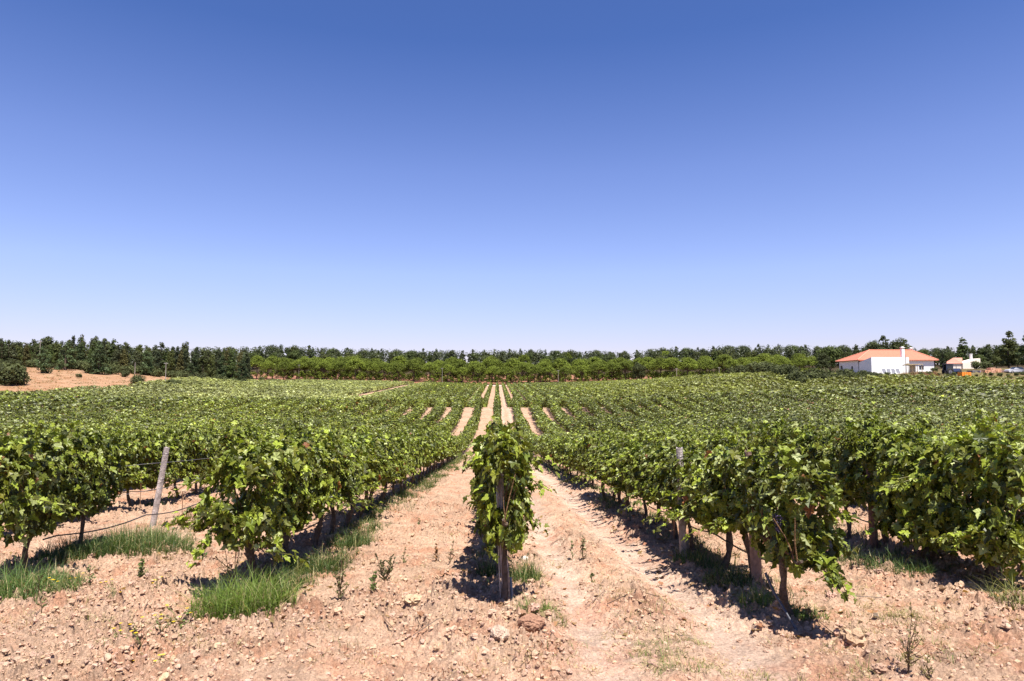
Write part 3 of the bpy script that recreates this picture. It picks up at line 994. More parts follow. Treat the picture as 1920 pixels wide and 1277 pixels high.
# low broken strips of grass along the feet of the rows
for k in (-3, -2, -1, 0, 1, 2, 3):
    for q in range(300 if k == -1 else 170 if abs(k) < 3 else 70):
        yy = START.get(k, 6) + 0.5 + 38 * rng.random() ** 1.1
        if k == 0 and rng.random() < 0.5: continue
        if rng.random() < (0.25 if k == -1 else 0.45): continue
        xx = row_x(k) + (rng.random() - 0.5) * 0.7 + (0.28 if k == -1 else 0)
        tuft(gm, xx, yy, 0.12 + 0.22 * rng.random(), 0.2 + 0.3 * rng.random(), int(50 + 90 * rng.random()), 0.10 + 0.22 * rng.random(),
             DEEP if rng.random() < 0.7 else OLIVE, w=0.008)
# thin patchy growth on the paths
for px, py, n, c in ((1135, 1090, 60, OLIVE), (1165, 1110, 90, OLIVE), (1190, 1135, 80, STRAW), (1175, 1160, 100, OLIVE), (1215, 1165, 60, GREEN), (1205, 1215, 160, GREEN),
                     (1240, 1262, 170, GREEN), (1290, 1240, 90, OLIVE), (1330, 1250, 70, OLIVE), (1105, 1245, 50, GREEN), (1130, 1140, 60, STRAW), (1255, 1195, 70, OLIVE),
                     (1600, 1170, 90, OLIVE), (1660, 1150, 110, STRAW), (1700, 1165, 100, OLIVE), (1740, 1185, 90, OLIVE), (1610, 1255, 120, OLIVE), (1480, 1250, 80, OLIVE),
                     (1640, 1120, 90, STRAW), (1860, 1240, 70, GREEN), (1560, 1225, 60, STRAW), (730, 1140, 90, STRAW), (700, 1130, 60, OLIVE), (620, 1230, 60, OLIVE),
                     (250, 1215, 120, OLIVE), (300, 1235, 110, STRAW), (110, 1155, 90, OLIVE), (60, 1185, 60, STRAW), (345, 1175, 80, OLIVE), (200, 1190, 70, OLIVE),
                     (1010, 1050, 60, OLIVE), (860, 1080, 30, OLIVE), (1790, 1150, 70, STRAW), (1820, 1205, 70, OLIVE)):
    G = ground_at(px, py)
    for _q in range(3):
        tuft(gm, G[0] + 0.22 * rng.normal(), G[1] + 0.22 * rng.normal(), 0.10 + 0.14 * rng.random(), 0.08 + 0.12 * rng.random(), int(n * 0.65), 0.06 + 0.07 * rng.random(), c, w=0.0045, lean=1.2, dryf=0.3)
for q in range(120):
    x0 = (rng.random() * 2 - 1) * 22
    if rng.random() < 0.35 + 0.4 * (abs((x0 / SP) % 1 - 0.5) < 0.2): continue
    tuft(gm, x0, 99.0 + 1.6 * rng.random(), 0.35, 0.3, 26, 0.18 + 0.3 * rng.random(), OLIVE if rng.random() < 0.6 else GREEN, w=0.05, lean=0.8)
tag(gm.build('grass', M_grass), 'green and straw-coloured grass growing along the feet of the rows', 'grass', kind='stuff')
# brown-red withered ground weeds
wm = MB()
spots = [(700, 1125), (750, 1090), (840, 1010), (985, 1250), (1030, 1265), (940, 1262), (1060, 1240), (60, 1175), (150, 1130), (190, 1115), (300, 1215), (1180, 1190),
         (1560, 1175), (1640, 1190), (1480, 1200), (1700, 1190), (590, 1190), (660, 1240), (860, 1255), (1380, 1250), (1240, 1150), (1750, 1230), (430, 1240), (20, 1210)]
for px, py in spots:
    G = ground_at(px, py)
    for q in range(3):
        tuft(wm, G[0] + (rng.random() - 0.5) * 0.4, G[1] + (rng.random() - 0.5) * 0.3, 0.10 + 0.12 * rng.random(), 0.08 + 0.08 * rng.random(), 70, 0.05, RUST if rng.random() < 0.6 else STRAW, w=0.007, lean=1.4, dryf=0.1)
tag(wm.build('withered_weeds', M_grass), 'low rusty brown withered weeds flat on the soil', 'weeds', kind='stuff')


lm = MB()
n = 2600
kk = rng.choice([-2, -1, 0, 1, 2], n); yy = 5.5 + 16 * rng.random(n) ** 1.3
xx = np.array([row_x(int(k)) for k in kk]) + rng.normal(size=n) * 0.45
P = np.c_[xx, yy, HM(xx, yy) + 0.012]
C = np.array([0.26, 0.15, 0.075]) * (0.5 + rng.random((n, 1))) * (1 + (rng.random((n, 3)) - 0.5) * 0.3)
V, F_, CC = place_leaves(P, rng.random((n, 3)) - 0.5 + [0, 0, 1.2], rng.random((n, 3)) - 0.5, 0.055 * (0.5 + rng.random(n)), 'mid', C)
lm.add(V, F_, CC)
for q in range(260):
    k = int(rng.choice([-2, -1, 0, 1, 2])); y0 = 5.0 + 12 * rng.random(); x0 = row_x(k) + rng.normal() * 0.7; a = rng.random() * 6.28; L_ = 0.08 + 0.22 * rng.random()
    q1 = np.array([x0 + L_ * math.cos(a), y0 + L_ * math.sin(a)])
    lm.tube([(x0, y0, float(HM(x0, y0)) + 0.01), (q1[0], q1[1], float(HM(q1[0], q1[1])) + 0.02)], 0.004, 4, (0.15, 0.10, 0.07), cap=False)
tag(lm.build('leaf_litter', M_grass), 'dry brown fallen leaves and prunings under the vine rows', 'litter', kind='stuff')


def weed(px, py, h, label, col=(0.12, 0.13, 0.05), nst=1, leafy=0.5, spread=0.15, stemc=(0.16, 0.11, 0.06)):
    G = ground_at(px, py)
    t = empty('weed', (G[0], G[1], float(HM(G[0], G[1]))))
    tag(t, label, 'weed')
    st = MB(); lf = MB(); P = []; Dn = []
    for i in range(nst):
        a = rng.random() * 6.28; sp = spread * (0.3 + rng.random()) if nst > 1 else 0.05
        q = np.linspace(0, 1, 7)
        hh = h * (0.75 + 0.3 * rng.random())
        pts = np.c_[sp * h * 3 * math.cos(a) * q ** 1.3 + 0.008 * np.sin(q * 9 + i), sp * h * 3 * math.sin(a) * q ** 1.3, hh * q - 0.02]
        st.tube(pts, 0.0045 * (1.2 - 0.8 * q), 4, stemc, cap=False)
        for j in range(int(9 + 10 * leafy)):
            tt = 0.15 + 0.85 * rng.random(); p = np.array([np.interp(tt, q, pts[:, k]) for k in range(3)])
            b = rng.random() * 6.28; L_ = h * 0.20 * (1.15 - tt) * (0.5 + rng.random())
            e = p + np.array([math.cos(b) * L_, math.sin(b) * L_, L_ * 0.9])
            st.tube([p, (p + e) / 2 + np.array([0, 0, -0.01]), e], [0.0028, 0.0022, 0.0012], 3, stemc, cap=False)
            for z in range(int(2 + 5 * leafy)):
                f = rng.random(); P.append(p * (1 - f) + e * f); Dn.append((math.cos(b), math.sin(b), 0.6))
    st.build('stem', M_grass, t)
    P = np.array(P); Dn = np.array(Dn); n = len(P)
    C = np.array(col) * (0.6 + 0.8 * rng.random((n, 1)))
    V, F_, CC = place_leaves(P, rng.random((n, 3)) - 0.5 + [0, 0, 0.5], Dn + rng.random((n, 3)) - 0.5, 0.022 * (0.6 + 0.8 * rng.random(n)), 'quad', C)
    lf.add(V, F_, CC); lf.build('leaves', M_grass, t)


weed(436, 1118, 0.85, 'tall wispy weed standing in front of the broad bushy grapevine', (0.2, 0.22, 0.09), 3, 0.3, 0.10)
weed(722, 1108, 0.34, 'dark many-stemmed dead weed between the middle and left rows', (0.13, 0.12, 0.05), 6, 0.4, 0.12, (0.10, 0.075, 0.045))
weed(700, 1132, 0.22, 'short leafy weed just left of the dark many-stemmed one', (0.13, 0.18, 0.05), 2, 0.7)
weed(637, 1148, 0.40, 'upright brown weed on the clods right of the bright grass tuft', (0.18, 0.17, 0.07), 4, 0.5, 0.05)
weed(378, 1062, 0.28, 'single green weed spike left of the broad bushy grapevine', (0.10, 0.17, 0.05), 1, 1.0)
weed(76, 1180, 0.36, 'thin weed on bare soil by the bottom left grass', (0.16, 0.18, 0.07), 1, 0.6)
weed(168, 1122, 0.26, 'small weed below the dark grass on the left', (0.16, 0.19, 0.07), 1, 0.6)
weed(265, 1100, 0.30, 'leafy weed at the front edge of the wide dark grass', (0.15, 0.2, 0.06), 2, 0.8)
weed(1073, 1052, 0.24, 'left of two thin weeds beside the right-hand wheel track', (0.2, 0.2, 0.09), 1, 0.5)
weed(1092, 1060, 0.30, 'right of two thin weeds beside the right-hand wheel track', (0.2, 0.2, 0.09), 2, 0.5, 0.05)
weed(842, 1062, 0.36, 'spindly weed on the left path nearest the middle vine', (0.22, 0.19, 0.09), 1, 0.4)
weed(818, 1058, 0.24, 'reddish dry weed on the left path', (0.3, 0.15, 0.07), 2, 0.5, 0.05)
weed(756, 1062, 0.24, 'thin weed on the left path close to the left row', (0.17, 0.18, 0.07), 1, 0.5)
weed(787, 1003, 0.25, 'green weed far up the left path near the row foot', (0.14, 0.18, 0.06), 1, 0.6)
weed(885, 868, 0.5, 'dry weed far up the left path', (0.2, 0.18, 0.08), 2, 0.4, 0.03)
weed(1702, 1276, 0.45, 'tall thin dry weed at the lower right of the picture', (0.25, 0.2, 0.09), 3, 0.2, 0.08)
weed(1742, 1282, 0.24, 'short dry weed at the lower right beside the taller one', (0.25, 0.2, 0.09), 1, 0.3)
weed(1112, 1098, 0.16, 'tiny weed next to the knobbly pink clod', (0.2, 0.2, 0.08), 1, 0.5)
weed(345, 1208, 0.2, 'small green sprig below the bright grass tuft', (0.16, 0.2, 0.06), 1, 0.6)


def wildflower(px, py, h, label):
    G = ground_at(px, py)
    t = empty('wildflower', (G[0], G[1], float(HM(G[0], G[1]))))
    tag(t, label, 'wildflower', 'yellow wildflowers on the bare soil at the lower left')
    st = MB(); fl = MB()
    for i in range(7):
        a = rng.random() * 6.28; r_ = h * (0.3 + 0.8 * rng.random())
        e = np.array([math.cos(a) * r_, math.sin(a) * r_ * 0.7, h * (0.4 + 0.7 * rng.random())])
        st.tube([(0, 0, -0.01), e * [0.4, 0.4, 0.6], e], [0.003, 0.002, 0.0015], 3, (0.22, 0.22, 0.09), cap=False)
        for q in range(4):
            f = 0.3 + 0.6 * rng.random(); p = e * f
            V, F_, CC = place_leaves(p[None], rng.random((1, 3)), rng.random((1, 3)) - 0.5, np.array([0.02]), 'quad', np.array([[0.2, 0.24, 0.08]]))
            st.add(V, F_, CC)
        if i < 4:
            fl = MB()
            for pe in range(6):
                b = pe * 1.047
                V = np.array([(0, 0, 0), (0.010 * math.cos(b - 0.4), 0.010 * math.sin(b - 0.4), 0.003), (0.016 * math.cos(b), 0.016 * math.sin(b), 0.004), (0.010 * math.cos(b + 0.4), 0.010 * math.sin(b + 0.4), 0.003)])
                fl.add(V + e + [0, 0, 0.004], np.array([[0, 1, 2, 3]]), (0.75, 0.52, 0.02))
            fl.cyl(e + [0, 0, 0.006], (0, 0, 1), 0.005, 0.004, 6, (0.6, 0.36, 0.02))
            fl.build('flower', M_paint, t)
    st.build('stem', M_grass, t)


for px, py, h, lab in ((262, 1250, 0.20, 'largest clump of yellow wildflowers, lowest on the left soil'), (300, 1215, 0.16, 'yellow wildflowers just above the lowest clump'),
                       (225, 1228, 0.15, 'yellow wildflowers left of the lowest clump'), (335, 1190, 0.15, 'yellow wildflowers nearest the bright grass tuft'),
                       (215, 1150, 0.15, 'pair of yellow wildflowers in the middle of the bare patch'), (295, 1125, 0.14, 'yellow wildflowers highest on the bare patch, towards the grape row'),
                       (110, 1145, 0.18, 'yellow wildflowers in the weedy patch by the left grass'), (130, 1108, 0.16, 'yellow wildflowers at the shaded edge of the left grass'),
                       (285, 1268, 0.12, 'yellow wildflowers at the very bottom of the picture')):
    wildflower(px, py, h, lab)


# ------------------------------------------------------------------ posts, wires and hoses
def post(x, y, h, r, lx, ly, label, col=(0.36, 0.30, 0.27), split=False):
    z = float(HM(x, y))
    t = empty('wooden_post', (x, y, z))
    tag(t, label, 'post')
    m = MB(); q = np.linspace(0, 1, 14)
    P = np.c_[lx * q, ly * q, (h + 0.12) * q - 0.12]
    n = 14; V = []
    a = np.linspace(0, 2 * np.pi, n, endpoint=False)
    for i in range(14):
        rr = r * (1.06 - 0.10 * q[i]) * (1 + 0.10 * (vnoise(a * 2.3, a * 0 + q[i] * 3, int(x * 10) + 50) - 0.5) + 0.05 * np.sin(a * 3 + x))
        if split: rr = rr * (1 - 0.45 * np.exp(-((a - 4.4) / 0.25) ** 2))
        V.append(P[i] + np.c_[np.cos(a) * rr, np.sin(a) * rr, (0.012 * np.sin(a * 3 + 1) if i == 13 else 0 * a)])
    V = np.concatenate(V)
    F_ = [(i * n + k, i * n + (k + 1) % n, (i + 1) * n + (k + 1) % n, (i + 1) * n + k) for i in range(13) for k in range(n)]
    grain = vnoise(np.arctan2(V[:, 1] - lx, V[:, 0]) * 6, V[:, 2] * 2.5, 77)
    cc = np.array(col) * (0.7 + 0.6 * grain)[:, None]
    m.add(V, np.array(F_), cc)
    m.add(V[-n:], np.array([list(range(n))]), np.array(col) * 1.1)
    m.build('post_shaft', M_wood, t)
    for hh in (h * 0.62, h * 0.93):
        w = MB(); f = (hh + 0.12) / (h + 0.12)
        b = np.linspace(0, 2 * np.pi, 15)
        w.tube(np.c_[lx * f + np.cos(b) * r * 1.05, ly * f + np.sin(b) * r * 1.05, hh + 0.008 * np.sin(b)], 0.0022, 4, (0.30, 0.28, 0.27), cap=False)
        w.build('wire_tie', M_metal, t)
    return t


G = ground_at(283, 996)
post(G[0], G[1], 1.36, 0.048, 0.17, 0.10, 'tall grey wooden post leaning right at the gap in the left row')
G = ground_at(951, 1152)
t = post(G[0], G[1] + 0.06, 1.22, 0.036, -0.075, 0.14, 'split grey wooden post at the head of the middle row', (0.42, 0.34, 0.30), True)
m = MB(); m.box(-0.10, -0.045, 0.06, 0.075, 1.14, 1.23, (0.36, 0.31, 0.30)); m.build('metal_plate', M_wood, t)
m = MB(); m.tube([(-0.06, -0.05, 0.05), (-0.085, -0.03, 0.6), (-0.10, 0.03, 1.12)], 0.005, 5, (0.5, 0.5, 0.52)); m.build('metal_rod', M_metal, t)
m = MB(); m.tube([(0.045, -0.03, -0.03), (0.04, -0.02, 0.12), (0.03, 0.0, 0.22)], 0.012, 8, (0.10, 0.13, 0.17)); m.build('pipe_end', M_plastic, t)
G = ground_at(1432, 1122); post(G[0] - 0.06, G[1], 1.38, 0.050, -0.06, -0.03, 'brown wooden post rising through the first vines right of the middle', (0.26, 0.17, 0.13))
G = ground_at(1303, 1050)
G = ground_at(1284, 1049); post(G[0] - 0.02, G[1], 1.40, 0.045, -0.03, 0.0, 'slim grey wooden post second in the row right of the middle', (0.34, 0.29, 0.26))
G = ground_at(1601, 1040); post(G[0] + 0.34, G[1] + 0.1, 1.10, 0.05, 0.0, 0.05, 'dark reddish wooden post in the second row right of the middle', (0.20, 0.12, 0.09))

# slim guide rods beside some vines
for px, py, h, lab in ((262, 965, 0.75, 'thin rusty rod left of the tall leaning post'), (340, 992, 0.6, 'thin rod right of the tall leaning post'), (1264, 1020, 1.2, 'thin rod beyond the slim grey post')):
    G = ground_at(px, py); z = float(HM(G[0], G[1]))
    m = MB(); m.tube([(0, 0, -0.05), (0.005, 0, h * 0.5), (0.0, 0, h)], 0.006, 6, (0.28, 0.16, 0.10))
    o = m.build('guide_rod', M_metal); o.location = (G[0], G[1], z); tag(o, lab, 'rod')


def along(k, y0, y1, h, sag=0.05, n=None, dx=0.0):
    n = n or int((y1 - y0) / 0.25)
    yy = np.linspace(y0, y1, n); xx = np.full(n, row_x(k) + dx) + 0.02 * np.sin(yy * 2.0)
    return np.c_[xx, yy, H(xx, yy) + h - sag * np.abs(np.sin(yy * 1.5))]


for k, y0, y1, lab in ((-2, 8.2, 26, 'black drip hose slung low along the second row left of the middle'),
                       (1, 6.5, 28, 'black drip hose running under the first row right of the middle'),
                       (2, 6.3, 28, 'black drip hose running under the second row right of the middle'),
                       (-1, 7.8, 24, 'black drip hose running under the first row left of the middle'),
                       (-3, 9, 26, 'black drip hose running under the third row left of the middle')):
    P = along(k, y0, y1, 0.42, 0.06)
    m = MB(); m.tube(P, 0.009, 6, (0.03, 0.028, 0.028))
    tag(m.build('drip_hose', M_plastic, smooth=True), lab, 'hose')
    for hh, nm in ((0.78, 'lower'), (1.18, 'upper')):
        P = along(k, y0 - 0.1, y1, hh, 0.01)
        m = MB(); m.tube(P, 0.0022, 4, (0.4, 0.39, 0.38))
        side = {-2: 'second row left', 1: 'first row right', 2: 'second row right', -1: 'first row left', -3: 'third row left'}[k]
        tag(m.build('trellis_wire', M_metal), f'{nm} steel training wire inside the {side} of the middle row', 'wire', 'steel training wires of the vine rows')
# pipe at the end of the first right row
G = ground_at(1497, 1192)
m = MB()
z = float(HM(G[0], G[1]))
m.tube([(0, 0, -0.04), (-0.01, 0.03, 0.02), (-0.05, 0.12, 0.12), (-0.11, 0.22, 0.26), (-0.15, 0.28, 0.40)], 0.013, 8, (0.05, 0.05, 0.06))
o = m.build('irrigation_pipe', M_plastic, smooth=True); o.location = (G[0], G[1], z)
tag(o, 'bent black pipe end sticking into the soil at the row right of the middle', 'pipe')

# ------------------------------------------------------------------ trees
def clumps(mb, lobes, n, size, col, vary=0.35, up=0.35, shell=0.5, rand=1.1):
    """leaf tufts spread through a crown made of overlapping lobes"""
    w = np.array([l[3] * l[4] * l[5] for l in lobes]) ** 0.67; w /= w.sum()
    k = rng.choice(len(lobes), n, p=w)
    L_ = np.array(lobes)[k]
    d = rng.normal(size=(n, 3)); d /= np.linalg.norm(d, axis=1)[:, None]
    r = 1 - shell * rng.random(n) ** 1.6
    P = L_[:, :3] + d * r[:, None] * L_[:, 3:6]
    Nn = d * (0.9 if rand > 1 else 0.6) + [0, 0, up] + (rng.random((n, 3)) - 0.5) * rand
    T = rng.random((n, 3)) - 0.5
    lc = (0.75 + 0.5 * rng.random(len(lobes)))[k]
    C = np.array(col) * (lc * (1 - vary / 2 + vary * rng.random(n)))[:, None]
    V, F_, CC = place_leaves(P, Nn, T, size * (0.6 + 0.8 * rng.random(n)), 'quad', C)
    mb.add(V, F_, CC)


BARK = (0.12, 0.085, 0.065)


def stone_pine(seed, h=11.8, w=5.2, n=4200, skirt=0.09):
    global rng
    keep = rng; rng = np.random.default_rng(seed)
    tr = MB(); cr = MB()
    b = (rng.random(2) - 0.5) * 0.8
    q = np.linspace(0, 1, 6)
    tr.tube(np.c_[b[0] * q ** 2, b[1] * q ** 2, h * 0.62 * q - 0.3], 0.24 * (1.25 - 0.6 * q), 7, BARK, wob=0.2)
    top = np.array([b[0], b[1], h * 0.55])
    lobes = []
    for i in range(26):
        a = i * 2.4 + rng.random(); rr = w * 0.78 * math.sqrt((i + 0.5) / 26)
        zt = h * (0.88 - 0.52 * (rr / w) ** 2.0) + (rng.random() - 0.5) * 0.5
        e = np.array([b[0] + rr * math.cos(a), b[1] + rr * math.sin(a), zt])
        lobes.append((e[0], e[1], e[2], 1.35 + 0.5 * rng.random(), 1.35 + 0.5 * rng.random(), 0.95 + 0.4 * rng.random()))
        if i % 2: tr.tube([top - [0, 0, 0.8 * rng.random() + 0.5], (top + e) / 2 - [0, 0, 0.5], e], [0.11, 0.07, 0.03], 5, BARK, cap=False)
    for i in range(20):
        a = i * 2.4 + rng.random(); rr = w * (0.35 + 0.50 * rng.random())
        lobes.append((b[0] + rr * math.cos(a), b[1] + rr * math.sin(a), h * (skirt + 0.22 * rng.random() + 0.06), 0.95, 0.95, 0.9))
    clumps(cr, lobes, n, 0.44, (0.120, 0.150, 0.017), up=1.3, rand=0.9)
    rng = keep
    return tr, cr


def wild_pine(seed, h=11, w=2.8, n=2200, col=(0.050, 0.062, 0.022), base=0.12, gap=0.9, size=0.42):
    """dark conifer with uneven tiers of boughs and a broken outline"""
    global rng
    keep = rng; rng = np.random.default_rng(seed)
    tr = MB(); cr = MB()
    q = np.linspace(0, 1, 7); b = (rng.random(2) - 0.5) * 0.7
    ax = lambda f: np.array([b[0] * f * f, b[1] * f * f, h * f])
    tr.tube(np.array([ax(f) for f in q]) - [0, 0, 0.2], 0.22 * (1.2 - q * 1.1), 6, BARK, wob=0.2)
    lobes = []
    z = base
    while z < 0.97:
        f = (z - base) / (1 - base)
        rad = w * (1 - f) ** 0.62 * (0.75 + 0.45 * rng.random()) * min(1, 0.55 + f * 2.2)
        for j in range(3 if f > 0.75 else 5):
            a = rng.random() * 6.28; rr = rad * (0.35 + 0.55 * rng.random())
            c = ax(z) + np.array([rr * math.cos(a), rr * math.sin(a), (rng.random() - 0.4) * 0.6])
            s_ = (0.55 + 0.5 * rng.random()) * (1.15 - 0.55 * f) * w / 2.8
            lobes.append((*c, s_ * 1.1, s_ * 1.1, s_ * 0.7))
            if rng.random() < 0.5: tr.tube([ax(z * 0.95), c], [0.06, 0.02], 4, BARK, cap=False)
        z += gap / h * (0.7 + 0.5 * rng.random())
    lobes.append((*ax(0.95), 0.6, 0.6, 0.7))
    clumps(cr, lobes, n, size, col, up=0.2)
    rng = keep
    return tr, cr


def gum_tree(seed, h=14, w=2.4, n=2400, col=(0.055, 0.064, 0.028)):
    """tall narrow tree with hanging foliage and several tops"""
    global rng
    keep = rng; rng = np.random.default_rng(seed)
    tr = MB(); cr = MB(); lobes = []
    for s_ in range(3):
        bx, by = (rng.random(2) - 0.5) * w * 0.9
        hh = h * (0.78 + 0.25 * rng.random())
        q = np.linspace(0, 1, 6)
        tr.tube(np.c_[bx * q, by * q, hh * q - 0.2], 0.15 * (1.15 - q), 5, (0.25, 0.20, 0.16))
        for i in range(16):
            f = 0.22 + 0.78 * (i + rng.random()) / 16
            a = rng.random() * 6.28; rr = w * 0.5 * (1.15 - f) * (0.4 + rng.random())
            lobes.append((bx * f + rr * math.cos(a), by * f + rr * math.sin(a), hh * f, 0.7 + 0.35 * (1 - f), 0.7 + 0.35 * (1 - f), 1.0))
    clumps(cr, lobes, n, 0.44, col, up=0.0)
    rng = keep
    return tr, cr


def round_oak(seed, h=8, w=4.2, n=2600, col=(0.052, 0.062, 0.020)):
    global rng
    keep = rng; rng = np.random.default_rng(seed)
    tr = MB(); cr = MB(); lobes = []
    tr.tube([(0, 0, -0.3), (0.1, 0, h * 0.25), (0, 0.1, h * 0.5)], [0.3, 0.24, 0.16], 6, BARK, wob=0.2)
    for i in range(24):
        a = rng.random() * 6.28; f = rng.random() ** 0.7; zz = rng.random()
        rr = w * 0.72 * f * math.sqrt(max(0.05, 1 - (zz * 1.6 - 0.6) ** 2))
        e = np.array([rr * math.cos(a), rr * math.sin(a), h * (0.28 + 0.6 * zz)])
        lobes.append((*e, 1.1 + 0.5 * rng.random(), 1.1 + 0.5 * rng.random(), 0.9 + 0.3 * rng.random()))
        if i % 3 == 0: tr.tube([(0, 0, h * 0.35), e], [0.1, 0.03], 4, BARK, cap=False)
    clumps(cr, lobes, n, 0.40, col, up=0.4)
    rng = keep
    return tr, cr


def bush_crown(seed, h=1.8, w=1.5, n=900, col=(0.068, 0.078, 0.026), size=0.22):
    global rng
    keep = rng; rng = np.random.default_rng(seed)
    tr = MB(); cr = MB(); lobes = []
    for i in range(9):
        a = rng.random() * 6.28; rr = w * 0.6 * rng.random() ** 0.6
        lobes.append((rr * math.cos(a), rr * math.sin(a), h * (0.25 + 0.45 * rng.random()), w * 0.38, w * 0.38, h * 0.28))
        if i % 2: tr.tube([(0, 0, -0.1), (rr * math.cos(a), rr * math.sin(a), h * 0.5)], [0.04, 0.015], 4, BARK, cap=False)
    lobes.append((0, 0, h * 0.3, w * 0.6, w * 0.6, h * 0.3))
    clumps(cr, lobes, n, size, col, up=0.4)
    rng = keep
    return tr, cr


def tree_meshes(fn, seeds, mat, tints=((1, 1, 1),), **kw):
    out = []
    for q_, s_ in enumerate(seeds):
        tr, cr = fn(s_, **kw)
        cr.c = [c * np.array(tints[q_ % len(tints)]) for c in cr.c]
        out.append((tr.mesh('trunk', M_bark), cr.mesh('crown', mat)))
    return out


def plant(name, ms, x, y, s, label, cat, group=None, rz=None, sink=0.0, parts=('trunk', 'crown')):
    t = empty(name, (x, y, float(H(x, y)) - sink), rng.random() * 6.28 if rz is None else rz)
    t.scale = (s, s, s) if np.isscalar(s) else s
    tag(t, label, cat, group)
    link(parts[0], ms[0], t); link(parts[1], ms[1], t)
    return t


SPN = tree_meshes(stone_pine, [1, 2, 3, 4, 5], M_pine)
WPN = tree_meshes(wild_pine, [11, 12, 13, 14, 15], M_dark, tints=((1, 1, 1), (1.35, 1.25, 1.0), (0.9, 1, 1), (1.2, 1.3, 0.9), (1.1, 1, 1)))
GUM = tree_meshes(gum_tree, [21, 22, 23, 24, 25], M_dark, tints=((1, 1, 1), (1.6, 1.25, 0.9), (0.9, 0.95, 1.0), (1.5, 1.45, 0.9), (1.15, 1.1, 1.1)))
OAK = tree_meshes(round_oak, [31, 32, 33], M_dark, tints=((1, 1, 1), (1.3, 1.25, 1), (1.1, 1.2, 0.9)))
BSH = tree_meshes(bush_crown, [41, 42, 43, 44], M_dark)
YNG = tree_meshes(wild_pine, [51, 52], M_dark, h=5.0, w=2.0, n=1300, base=0.05, gap=0.5, size=0.28, col=(0.058, 0.082, 0.030))

# the grove of stone pines behind the field
GP = 'stone pines of the grove behind the vineyard'
px = 500.0; i = 0
while px < 1245:
    Y = 333 + 5 * rng.random() - (px - 500) * 0.004
    sc_ = 0.84 + 0.26 * rng.random()
    if 1185 < px < 1215:
        plant('stone_pine', OAK[0], Xat(1197, 322), 322, (1.15, 1.15, 1.25), 'dark dense round tree standing among the paler stone pines', 'tree')
        px += 38; continue
    i += 1
    lab = f"rounded stone pine in the front line of the grove, {ORD[i]} from its left end" if i < 35 else "rounded stone pine at the right of the grove's front line"
    plant('stone_pine', SPN[rng.integers(5)], Xat(px, Y), Y, (sc_, sc_, sc_ * (0.86 + 0.14 * rng.random())), lab, 'tree', GP)
    px += 24 + 10 * rng.random()
for row, (Y0, x0, x1) in enumerate(((346, 470, 1500), (358, 560, 1520), (370, 520, 1530))):
    px = x0 + 15 * rng.random()
    while px < x1:
        Y = Y0 + 6 * rng.random(); sc_ = 0.82 + 0.33 * rng.random()
        if row == 0 and 1000 < px < 1500 and px > 1245:
            lab = "olive green stone pine where the right end of the grove meets the dark wood"
        else:
            lab = "stone pine standing behind the front line of the grove, partly hidden"
        plant('stone_pine', SPN[rng.integers(5)], Xat(px, Y), Y, sc_, lab, 'tree', GP)
        px += 27 + 13 * rng.random()
# at the right the grove comes closer and is darker
for px, py, Y, s in ((1262, 712, 300, 0.95), (1290, 712, 290, 0.9), (1238, 712, 308, 1.0), (1330, 710, 285, 0.75), (1372, 708, 270, 0.68), (1405, 707, 262, 0.55), (1440, 706, 255, 0.55),
                     (1470, 705, 250, 0.6), (1500, 704, 245, 0.55), (1525, 703, 238, 0.5)):
    plant('stone_pine', SPN[rng.integers(5)], Xat(px, Y), Y, s, f"stone pine at about {'the near edge' if Y > 280 else 'the far end'} of the dark bushes left of the white house" if False else
          {1262: 'pale round stone pine just right of the dark dense tree', 1290: 'stone pine second right of the dark dense tree', 1238: 'stone pine touching the right side of the dark dense tree',
           1330: 'stone pine behind the bushes, third right of the dark dense tree', 1372: 'wide dark stone pine midway between dense tree and white house', 1405: 'small pine midway between dense tree and white house',
           1440: 'bright topped stone pine left of the white house, furthest from it', 1470: 'bright topped stone pine left of the white house, middle of three', 1500: 'bright topped stone pine nearest the white house, left side',
           1525: 'small round pine close to the left wall of the white house'}[px], 'tree')

# the dark wood on the ridge: trees along its skyline, the mass behind
GR_ = 'dark trees of the wood on the ridge'
sky = [(440, 655), (500, 653), (545, 652), (600, 655), (700, 658), (800, 660), (940, 660), (1000, 659), (1100, 661), (1180, 662), (1240, 656), (1300, 654), (1330, 652), (1400, 651),
       (1480, 650), (1560, 652), (1640, 650), (1740, 655), (1800, 652), (1920, 646)]
sx_, sy_ = np.array(sky).T
for row, Y0 in enumerate((450, 468, 490)):
    px = 430 + 10 * rng.random()
    while px < 1925:
        Y = Y0 + 10 * rng.random()
        x = Xat(px, Y); gz = float(H(x, Y))
        top = (722 + 4 - np.interp(px, sx_, sy_)) / F_PX * Y + CAM_Z
        top = top - (2 - row) * 1.6 + 1.6 * (rng.random() - 0.45)
        hgt_ = max(5.0, top - gz)
        u = rng.random()
        ms, h0 = (WPN[rng.integers(5)], 11.0) if u < 0.5 else ((OAK[rng.integers(3)], 8.0) if u < 0.97 else (SPN[rng.integers(5)], 12.0))
        s = hgt_ / h0
        plant('forest_tree', ms, x, Y, (max(s, 0.8), max(s, 0.8), s), 'dark tree of the wood on the ridge behind the stone pines', 'tree', GR_)
        px += (17 + 14 * rng.random())
fm = MB(); lob = []
for q in range(110):
    px = -80 + 560 * rng.random(); Y = 246 + 22 * rng.random()
    x = Xat(px, Y); gz = float(H(x, Y))
    top = (722 - np.interp(px, (-80, 0, 100, 200, 250, 320, 430, 480), (634, 634, 642, 636, 648, 652, 652, 660)) - 6) / F_PX * Y + CAM_Z
    hh = max(3, top - gz)
    for j in range(4):
        lob.append((x + 2 * rng.normal(), Y + 2 * rng.normal(), gz + hh * (0.12 + 0.23 * j), 2.4, 2.4, hh * 0.2))
